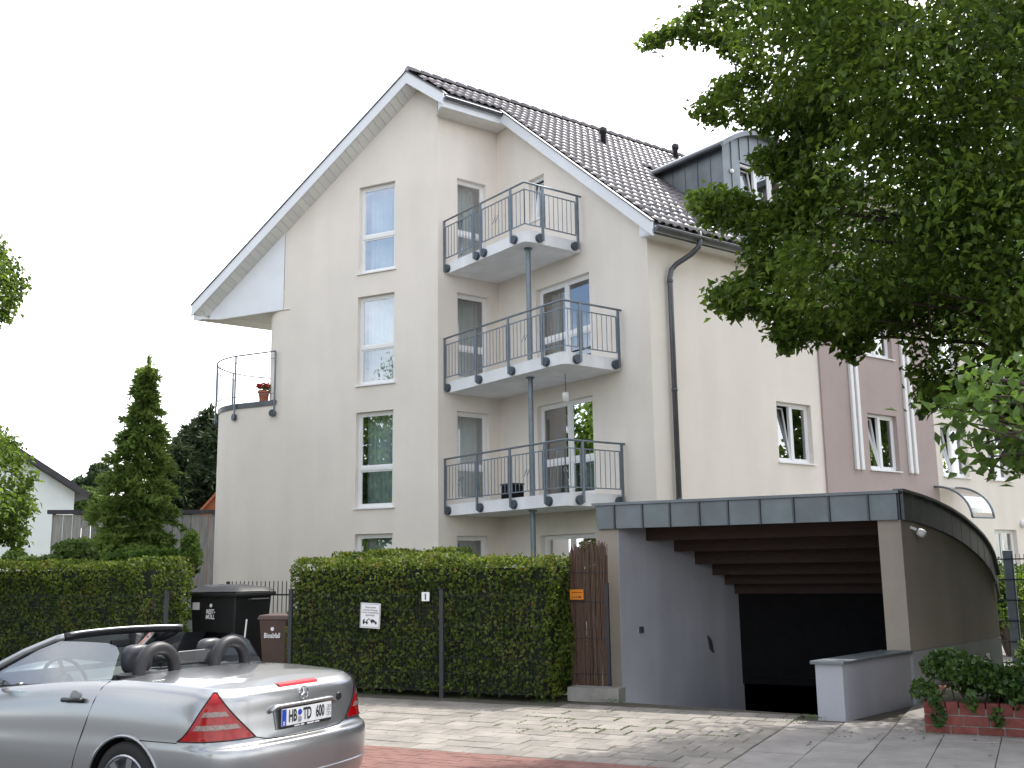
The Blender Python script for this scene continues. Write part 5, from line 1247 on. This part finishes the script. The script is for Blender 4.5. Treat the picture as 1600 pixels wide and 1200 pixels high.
# tail lamps: curved triangles wrapped round the rear corners
def lamp_patch(rows, m, off, side, name, parent, taper=True):
    b = MB(); ncol = 14; base = 0
    for (z_, t0, t1) in rows:
        for k in range(ncol + 1): b.v.append(tuple(on(t0 + (t1 - t0) * k / ncol, z_, off, side)))
    for i in range(len(rows) - 1):
        for k in range(ncol): b.f.append((i * (ncol + 1) + k, i * (ncol + 1) + k + 1, (i + 1) * (ncol + 1) + k + 1, (i + 1) * (ncol + 1) + k))
    return b.build(name, m, parent, smooth=True)
def lt(z_): f = (z_ - .635) / (.925 - .635); return (1.95 + 1.72 * f ** 1.10, 4.98 - 1.15 * f ** .88)
for side in (1, -1):
    lmp = lamp_patch([(z_, *lt(z_)) for z_ in np.linspace(.635, .925, 16)], M['lampred'], .006, side, 'tail_light', car)
    edge = [on(lt(z_)[0], z_, .007, side) for z_ in np.linspace(.635, .925, 14)] + [on(lt(z_)[1], z_, .007, side) for z_ in np.linspace(.925, .635, 14)] + [on(t, .635, .007, side) for t in np.linspace(4.98, 1.95, 14)]
    MB().tube(edge, .0045, 5, closed=True).build('lamp_seal', M['gap'], lmp)
    for z0_, z1_ in ((.705, .735), (.785, .815)):
        lamp_patch([(z_, lt(z_)[0] + .22, lt(z_)[1] - .20) for z_ in np.linspace(z0_, z1_, 4)], M['lampclear'], .010, side, 'clear_band', lmp)
# panel gaps: bumper seam, boot lid outline, door edge
def seam(pts, r=.0035, name='panel_gap'): return MB().tube(pts, r, 5).build(name, M['gap'], car)
for side in (1, -1):
    seam([on(t, .625, .0005, side) for t in np.linspace(5.0, 6.0, 10)])
    seam([on(t, z_, .0005, side) for t, z_ in ((1.95, .635), (1.7, .622), (1.5, .612), (1.0, .606), (.5, .604), (.02, .604))])
    tdo = [(6.62, .975), (6.66, .93), (6.72, .85), (6.80, .72), (6.90, .58), (6.98, .45), (7.05, .30), (7.1, .20)]
    seam([on(t, z_, .0008, side) for t, z_ in tdo], .003)
    seam([on(t, z_, .0008, side) for t, z_ in ((9.3, .86), (9.45, .70), (9.5, .5), (9.45, .22))], .003)
    seam([on(t, .21, .0008, side) for t in np.linspace(7.1, 9.45, 12)], .003)
    # door handle
    hd = MB(); pA_, pB_ = on(6.93, .845, .028, side), on(7.25, .838, .028, side); hd.tube([on(6.93, .845, .004, side), pA_, pA_.lerp(pB_, .5) + Vector((0, side * .004, 0)), pB_, on(7.25, .838, .004, side)], [.016, .018, .015, .017, .014], 8)
    hd.build('door_handle', M['black'], car, smooth=True)
    cup = MB(); cc_ = on(7.09, .855, .002, side); 
    cup.lathe([(0, 0), (.05, .001), (.055, .003), (.0, .004)], 16, 'y', cc_); cup.build('handle_cup', M['silverd'], car)
    # bumper crease strip
    MB().tube([on(t, .36 + .0 * t, .002, side) for t in np.linspace(.02, 5.1, 24)], .006, 5).build('bumper_crease', M['silverd'], car)
# arch lips and dark wells
for ax in (AX, AXF):
    for side in (1, -1):
        pts = []
        for t in np.linspace(math.pi * 1.10, -math.pi * .10, 26):
            x, z_ = ax + AR * math.cos(t), .30 + AR * math.sin(t)
            if z_ < .17: continue
            ti = np.interp(x, [surf(q, 2.5)[0] for q in np.linspace(4, 12, 60)], np.linspace(4, 12, 60)); p = on(ti, max(z_, .19), .0, side); pts.append(Vector((x, p.y, z_)))
        MB().tube(pts, .011, 6).build('arch_lip', M['silver'], car, smooth=True)
        w_ = MB().lathe([(AR - .005, 0), (AR - .005, -.30), (0, -.30)], 28, 'y'); w_.xf(Matrix.Translation((ax, side * .842, .30)) @ Matrix.Scale(side, 4, (0, 1, 0))); w_.build('wheel_well', M['blackm'], car)
        wh = MB().lathe([(.20, -.10), (.27, -.105), (.298, -.085), (WRAD, -.04), (WRAD, .04), (.298, .085), (.27, .10), (.225, .098), (.215, .085)], 36, 'y'); wh.xf(Matrix.Translation((ax, side * .745, WRAD)))
        wo_ = wh.build('wheel', M['tyre'], car, smooth=True)
        rim = MB().lathe([(.218, .088), (.222, .10), (.212, .105), (.196, .085), (.19, .0), (.0, -.02)], 36, 'y'); 
        for k in range(7):
            an = 2 * math.pi * k / 7; c_, s2 = math.cos(an), math.sin(an); rim.bar((.045 * c_, .075, .045 * s2), (.200 * c_, .088, .200 * s2), .052, .018, (0, 1, 0))
        rim.lathe([(0, .095), (.05, .092), (.065, .07), (.065, .0)], 18, 'y')
        rim.xf(Matrix.Translation((ax, side * .745, WRAD)) @ Matrix.Scale(side, 4, (0, 1, 0))); rim.build('rim', M['alloy'], wo_)
MB().box((.35, -.70, .15), (3.7, .70, .24)).build('underbody', M['blackm'], car)
# boot lid furniture: plate ledge, plate, lock, emblem, brake light strip
xr_ = .105
lid_pt = lambda y, z_, off=0: Vector((float(on(abs(y) / .48 * 2.0 if abs(y) < .48 else 2.0, z_, 0).x) - off, y, z_))
b = MB(); pr_ = []
for y in np.linspace(-.335, .335, 15):
    e = max(0, abs(y) - .29) / .045; z_ = .803 - .022 * e * e
    x = lid_pt(y, z_).x; pr_.append((x, y, z_))
for x, y, z_ in pr_: b.v += [(x + .01, y, z_ + .016), (x - .030, y, z_ + .010), (x - .034, y, z_ - .006), (x + .0, y, z_ - .020)]
for i in range(14):
    for k in range(3): b.f.append((4 * i + k, 4 * i + 4 + k, 4 * i + 5 + k, 4 * i + 1 + k))
    b.f.append((4 * i + 3, 4 * i + 7, 4 * i + 4, 4 * i))
b.f += [(0, 1, 2, 3), (56, 57, 58, 59)]
b.build('boot_handle', M['silver'], car, smooth=True)
b = MB(); b.prism([lid_pt(y, z_, .001) for y, z_ in ((-.30, .785), (.30, .785), (.285, .655), (-.27, .655))], (-.006, 0, 0)); b.build('plate_recess', M['silverd'], car)
PX = lid_pt(0, .715).x - .016
plt = MB().box((PX - .004, -.265, .655), (PX + .008, .265, .788)).build('plate_holder', M['black'], car, bevel=.004)
MB().box((PX - .008, -.258, .674), (PX - .0045, .258, .784)).build('number_plate', M['plate'], plt)
MB().box((PX - .0095, .214, .676), (PX - .0082, .256, .782)).build('eu_band', M['euband'], plt)
TXM = Matrix.Translation((PX - .0100, 0, .729)) @ Matrix.Rotation(-math.pi / 2, 4, 'Z') @ FACE   # faces backwards; text x runs to the car's right (-y)
def ptxt(tx, yl, size=.108, sx=.60, m=M['ink'], zc=0, bold=.0035, nm='lettering'): return text_mesh(nm, tx, size, m, TXM @ Matrix.Translation((-yl, zc, 0)), plt, sx, bold)
ptxt('HB', .150); ptxt('TD', -.0, sx=.60); ptxt('600', -.135, sx=.56)
ptxt('D', .236, .032, .8, M['plate'], -.038, .001)
for zc, mm in ((.020, 'euband'), (-.026, 'seal')):
    d_ = MB().lathe([(0, 0), (.020, 0), (.020, .001), (0, .001)], 16, 'z'); d_.xf(TXM @ Matrix.Translation((-.078, zc, 0))); d_.build('plate_seal', M[mm], plt)
b = MB()
for x0, x1, z0_, z1_ in ((.206, .224, .016, .034), (.230, .246, .016, .034), (.206, .248, .001, .004), (.206, .224, -.034, -.014), (.230, .246, -.034, -.014)):
    for p_, q_ in (((x0, z0_), (x1, z0_)), ((x1, z0_), (x1, z1_)), ((x1, z1_), (x0, z1_))): b.bar(TXM @ Vector((p_[0], p_[1], 0)), TXM @ Vector((q_[0], q_[1], 0)), .0026, .0012)
b.build('small_lettering', M['ink'], plt)
b = MB()
for x0, x1 in ((-.13, -.075), (-.065, -.03), (0, .075), (.085, .13)): b.hexa(*[[TXM @ Vector((x, y, z_)) for x, y, z_ in ((x0, -.069, h), (x1, -.069, h), (x1, -.061, h), (x0, -.061, h))] for h in (-.0035, -.0055 + .003)])
b.build('holder_marks', M['plate'], plt)
lk = MB().lathe([(0, -.012), (.024, -.012), (.030, 0), (.030, .012), (0, .012)], 16, 'x', lid_pt(-.40, .80)); lk.build('boot_lock', M['black'], car)
em = MB(); ec = lid_pt(0, .868); nrm_ = Vector(snorm(.05, vz(.05, .868))); Rm = Matrix.Translation(ec + nrm_ * .006) @ nrm_.to_track_quat('Z', 'Y').to_matrix().to_4x4()
em.tube([Rm @ Vector((.042 * math.cos(a), .042 * math.sin(a), 0)) for a in np.linspace(0, 2 * math.pi, 25)[:-1]], .0042, 6, closed=True)
upl = (Rm.inverted().to_3x3() @ Vector((0, 0, 1))); a0_ = math.atan2(upl.y, upl.x)
for k in range(3):
    a = a0_ + k * 2 * math.pi / 3; p_ = Vector((.042 * math.cos(a), .042 * math.sin(a), 0)); q_ = Vector((.009 * math.cos(a + math.pi / 3), .009 * math.sin(a + math.pi / 3), 0)); r_ = Vector((.009 * math.cos(a - math.pi / 3), .009 * math.sin(a - math.pi / 3), 0)); t_ = Vector((0, 0, .006))
    em.add([Rm @ p_, Rm @ q_, Rm @ t_, Rm @ r_], [(0, 1, 2), (0, 2, 3)])
em.build('star_emblem', M['chrome'], car)
b = MB()
for k in range(11):
    y = -.20 + .40 * k / 10; pt = surf(min(abs(y) / .25, 1.0), 6.72); b.v += [(pt[0] - .004, y, pt[2] + .010), (pt[0] + .035, y, pt[2] + .020), (pt[0] - .012, y, pt[2] - .008)]
for k in range(10): b.f += [(3 * k, 3 * k + 3, 3 * k + 4, 3 * k + 1), (3 * k + 2, 3 * k + 5, 3 * k + 3, 3 * k)]
b.build('brake_light', mat('brake_red', (.55, .06, .07), .2, coat=1.0), car)
# cockpit
cb = MB(); cx0, cx1, cy = 1.15, 2.75, .70
cb.quad((cx0, -cy, .35), (cx1, -cy, .35), (cx1, cy, .35), (cx0, cy, .35)); cb.quad((cx0, -cy, .35), (cx0, cy, .35), (cx0 - .02, .72, .99), (cx0 - .02, -.72, .99))
for s_ in (1, -1):
    rowo = []; rowi = []
    for t in np.linspace(t_cock, t_hood, 14): p = surf(t, 7); rowo.append((p[0], p[1] * s_, p[2])); rowi.append((p[0], (p[1] - .06) * s_, p[2] - .02))
    for k in range(13): cb.quad(rowo[k], rowo[k + 1], rowi[k + 1], rowi[k]); cb.quad(rowi[k], rowi[k + 1], (rowi[k + 1][0], cy * s_ * .95, .35), (rowi[k][0], cy * s_ * .95, .35))
cb.quad((cx1, -cy, .35), (cx1, cy, .35), (cx1, cy, .92), (cx1, -cy, .92)); cb.build('cockpit_lining', M['leather'], car)
b = MB(); b.box((1.12, -.60, .965), (1.32, .60, .998)); b.build('rear_shelf', M['leather'], car, bevel=.02)
b = MB(); b.prism([(2.30, -.66, .62), (2.30, -.66, .86), (2.42, -.66, .94), (2.80, -.66, .95), (2.80, -.66, .6)], (0, 1.32, 0)); b.build('dashboard', M['leather'], car, bevel=.03)
for s_ in (1, -1):
    seat = MB(); seat.hexa([(1.42, s_ * .36 - .23, .45), (1.58, s_ * .36 - .23, .45), (1.58, s_ * .36 + .23, .45), (1.42, s_ * .36 + .23, .45)], [(1.30, s_ * .36 - .20, 1.00), (1.42, s_ * .36 - .20, 1.00), (1.42, s_ * .36 + .20, 1.00), (1.30, s_ * .36 + .20, 1.00)]); seat.box((1.5, s_ * .36 - .24, .42), (2.1, s_ * .36 + .24, .56))
    so = seat.build('seat', M['leatherg'], car, bevel=.05)
    hr = MB(); n1, n2 = 12, 8
    for i in range(n1 + 1):
        for j in range(n2):
            f = -math.pi / 2 + math.pi * i / n1; g = 2 * math.pi * j / n2; sg1 = lambda v, e: math.copysign(abs(v) ** e, v)
            hr.v.append((1.385 + .058 * sg1(math.cos(f), .6) * sg1(math.cos(g), .7), s_ * .36 + .135 * sg1(math.cos(f), .6) * sg1(math.sin(g), .7), 1.085 + .105 * sg1(math.sin(f), .7)))
    hr.f = [(i * n2 + j, i * n2 + (j + 1) % n2, (i + 1) * n2 + (j + 1) % n2, (i + 1) * n2 + j) for i in range(n1) for j in range(n2)]
    hr.build('headrest', M['leatherg'], so, smooth=True)
    hp_ = [(1.17, s_ * .36 + .165 * math.cos(t), .97 + .20 * max(0, math.sin(t)) ** .8) for t in np.linspace(0, math.pi, 17)]
    MB().tube([(1.17, hp_[0][1], .93)] + hp_ + [(1.17, hp_[-1][1], .93)], .046, 12).build('roll_hoop', M['leather'], car, smooth=True)
    mrr = MB(); mrr.lathe([(0, 0), (.06, .01), (.085, .05), (.085, .085), (.0, .085)], 16, 'x'); mrr.xf(Matrix.Translation((2.42, s_ * .90, .99)) @ Matrix.Scale(1.15, 4, (0, 1, 0)) @ Matrix.Scale(-1, 4, (1, 0, 0)) @ Matrix.Scale(.8, 4, (0, 0, 1))); mo = mrr.build('side_mirror', M['silver'], car, smooth=True)
    mg = MB().lathe([(0, 0), (.078, 0), (.078, .002), (0, .002)], 16, 'x'); mg.xf(Matrix.Translation((2.331, s_ * .90, .99)) @ Matrix.Scale(1.15, 4, (0, 1, 0)) @ Matrix.Scale(.8, 4, (0, 0, 1))); mg.build('mirror_glass', mat('mirror_glass', (.6, .75, .75), .03, metal=1.0) if s_ == 1 else bpy.data.materials['mirror_glass'], mo)
    MB().bar((2.40, s_ * .74, .93), (2.40, s_ * .86, .97), .05, .03).build('mirror_arm', M['silver'], mo)
    # A-pillar and side window
    ap = MB(); ap.tube([(2.86, s_ * .70, .875), (2.62, s_ * .668, .99), (2.30, s_ * .62, 1.13), (2.02, s_ * .575, 1.225), (1.94, s_ * .555, 1.245)], [.040, .032, .028, .028, .026], 10); ap.build('windscreen_pillar', M['silver'], car, smooth=True)
    MB().tube([(2.80, s_ * .66, .88), (2.28, s_ * .59, 1.118), (1.98, s_ * .55, 1.21)], .020, 8).build('pillar_seal', M['black'], car, smooth=True)
wsn = []
b = MB()
for k in range(13):
    f = k / 12 * 2 - 1; b.v += [(2.90 + .10 * (1 - f * f), f * .68, .885 + .02 * (1 - f * f)), (1.96 + .05 * (1 - f * f), f * .55, 1.235 + .012 * (1 - f * f))]
b.f = [(2 * k, 2 * k + 2, 2 * k + 3, 2 * k + 1) for k in range(12)]; b.build('windscreen', M['carglass'], car, smooth=True)
MB().tube([(1.93 + .055 * (1 - f * f), f * .56, 1.245 + .015 * (1 - f * f)) for f in np.linspace(-1, 1, 17)], .030, 10).build('windscreen_header', M['black'], car, smooth=True)
MB().tube([(1.90 + .05 * (1 - f * f), f * .54, 1.268 + .012 * (1 - f * f)) for f in np.linspace(-1, 1, 17)], .012, 8).build('header_trim', M['silverd'], car, smooth=True)
MB().box((1.99, -.085, 1.13), (2.02, .085, 1.19)).build('interior_mirror', M['black'], car, bevel=.012)
for s_, up_ in ((1, True), (-1, True)):   # side windows raised
    prof_t = [(1.24, 1.155), (1.30, 1.195), (1.42, 1.215), (1.65, 1.218), (1.95, 1.215), (2.15, 1.150), (2.40, 1.03), (2.62, .925)]
    b = MB()
    for x, zt in prof_t:
        zb_ = np.interp(x, [1.2, 1.5, 2.3, 2.7], [.97, .955, .905, .875]); yb, yt = .745, .745 - (zt - zb_) * .55; b.v += [(x - (0.0 if x > 1.3 else -.0) + (.0), s_ * yb, zb_), (x, s_ * yt, zt)]
    b.v[0] = (1.19, s_ * .745, .975)
    b.f = [(2 * k, 2 * k + 2, 2 * k + 3, 2 * k + 1) for k in range(len(prof_t) - 1)]; b.build('side_window', M['carglass'], car, smooth=True)
b = MB(); b.add([(1.20, -.19, .99), (1.20, .19, .99), (1.17, .17, 1.13), (1.17, -.17, 1.13)], [(0, 1, 2, 3)]); b.build('wind_deflector', glassmat('deflector_glass', (.72, .76, .76), .0, .0, .35), car)
MB().tube([(1.17, -.17, 1.13), (1.17, .17, 1.13)], .004, 6).build('deflector_edge', M['chrome'], car)
sw = MB(); swm = Matrix.Translation((2.16, .36, .90)) @ Matrix.Rotation(rad(-62), 4, 'Y'); sw.tube([swm @ Vector((.185 * math.cos(a), .185 * math.sin(a), 0)) for a in np.linspace(0, 2 * math.pi, 29)[:-1]], .014, 8, closed=True); sw.lathe([(0, -.03), (.06, -.03), (.07, 0), (0, .01)], 14); 
for k in range(len(sw.v) - 14 * 4, len(sw.v)): sw.v[k] = tuple(swm @ Vector(sw.v[k]))
for a in (0, math.pi * .75, math.pi * 1.25): sw.bar(swm @ Vector((.05 * math.cos(a), .05 * math.sin(a), 0)), swm @ Vector((.18 * math.cos(a), .18 * math.sin(a), 0)), .03, .012)
sw.build('steering_wheel', M['leatherg'], car, smooth=True)
for s_ in (1, -1):
    hl_ = MB(); 
    for z_ in (.52, .58, .63): 
        for t in np.linspace(11.3, 12.6, 8): hl_.v.append(tuple(on(t, z_, .005, s_)))
    hl_.f = [(i * 8 + k, i * 8 + k + 1, i * 8 + 9 + k, i * 8 + 8 + k) for i in range(2) for k in range(7)]; hl_.build('headlight', M['headlamp'], car, smooth=True)

# unseen hedge, added and made tall to shade the garage side wall and pavement
hedge('hedge', 'unseen tall hedge right of the planter, added to shade the garage wall', 0.42, 1.6, 10.9, 17.0, 4.8, per=380, ls=.11, seed=31)

# garden and street trees outside the picture: they are what the windows and the car paint mirror
for k, (x, y, h, r_) in enumerate(((-27.0, 11.0, 9.8, 4.0), (-22.0, 26.0, 9.8, 3.8), (20.5, 15.0, 9.5, 3.8), (28.0, 25.5, 10.5, 4.2), (-6.0, -13.0, 8.5, 3.8), (-17.0, -4.0, 8.0, 3.4))):
    t_ = bush('garden_tree', ('tall tree beyond the left picture edge, mirrored in the gable windows', 'tall tree left of the white house, mirrored in the balcony doors', 'tall tree right of the garden, mirrored in the recessed doors', 'tallest tree far right, mirrored in the long side windows', 'tree across the road behind the viewer', 'tree across the road to the left behind the viewer')[k], (x, y, h - r_ * .85), (r_, r_, r_ * .95), 6300, .42, M['leaf_tree'], RT, 'tree', 'trees outside the picture')
    z0 = t_.location.z; MB().tube([(0, 0, -z0), (0, 0, 1.6)], [.25, .12], 8).build('trunk', M['bark'], t_)
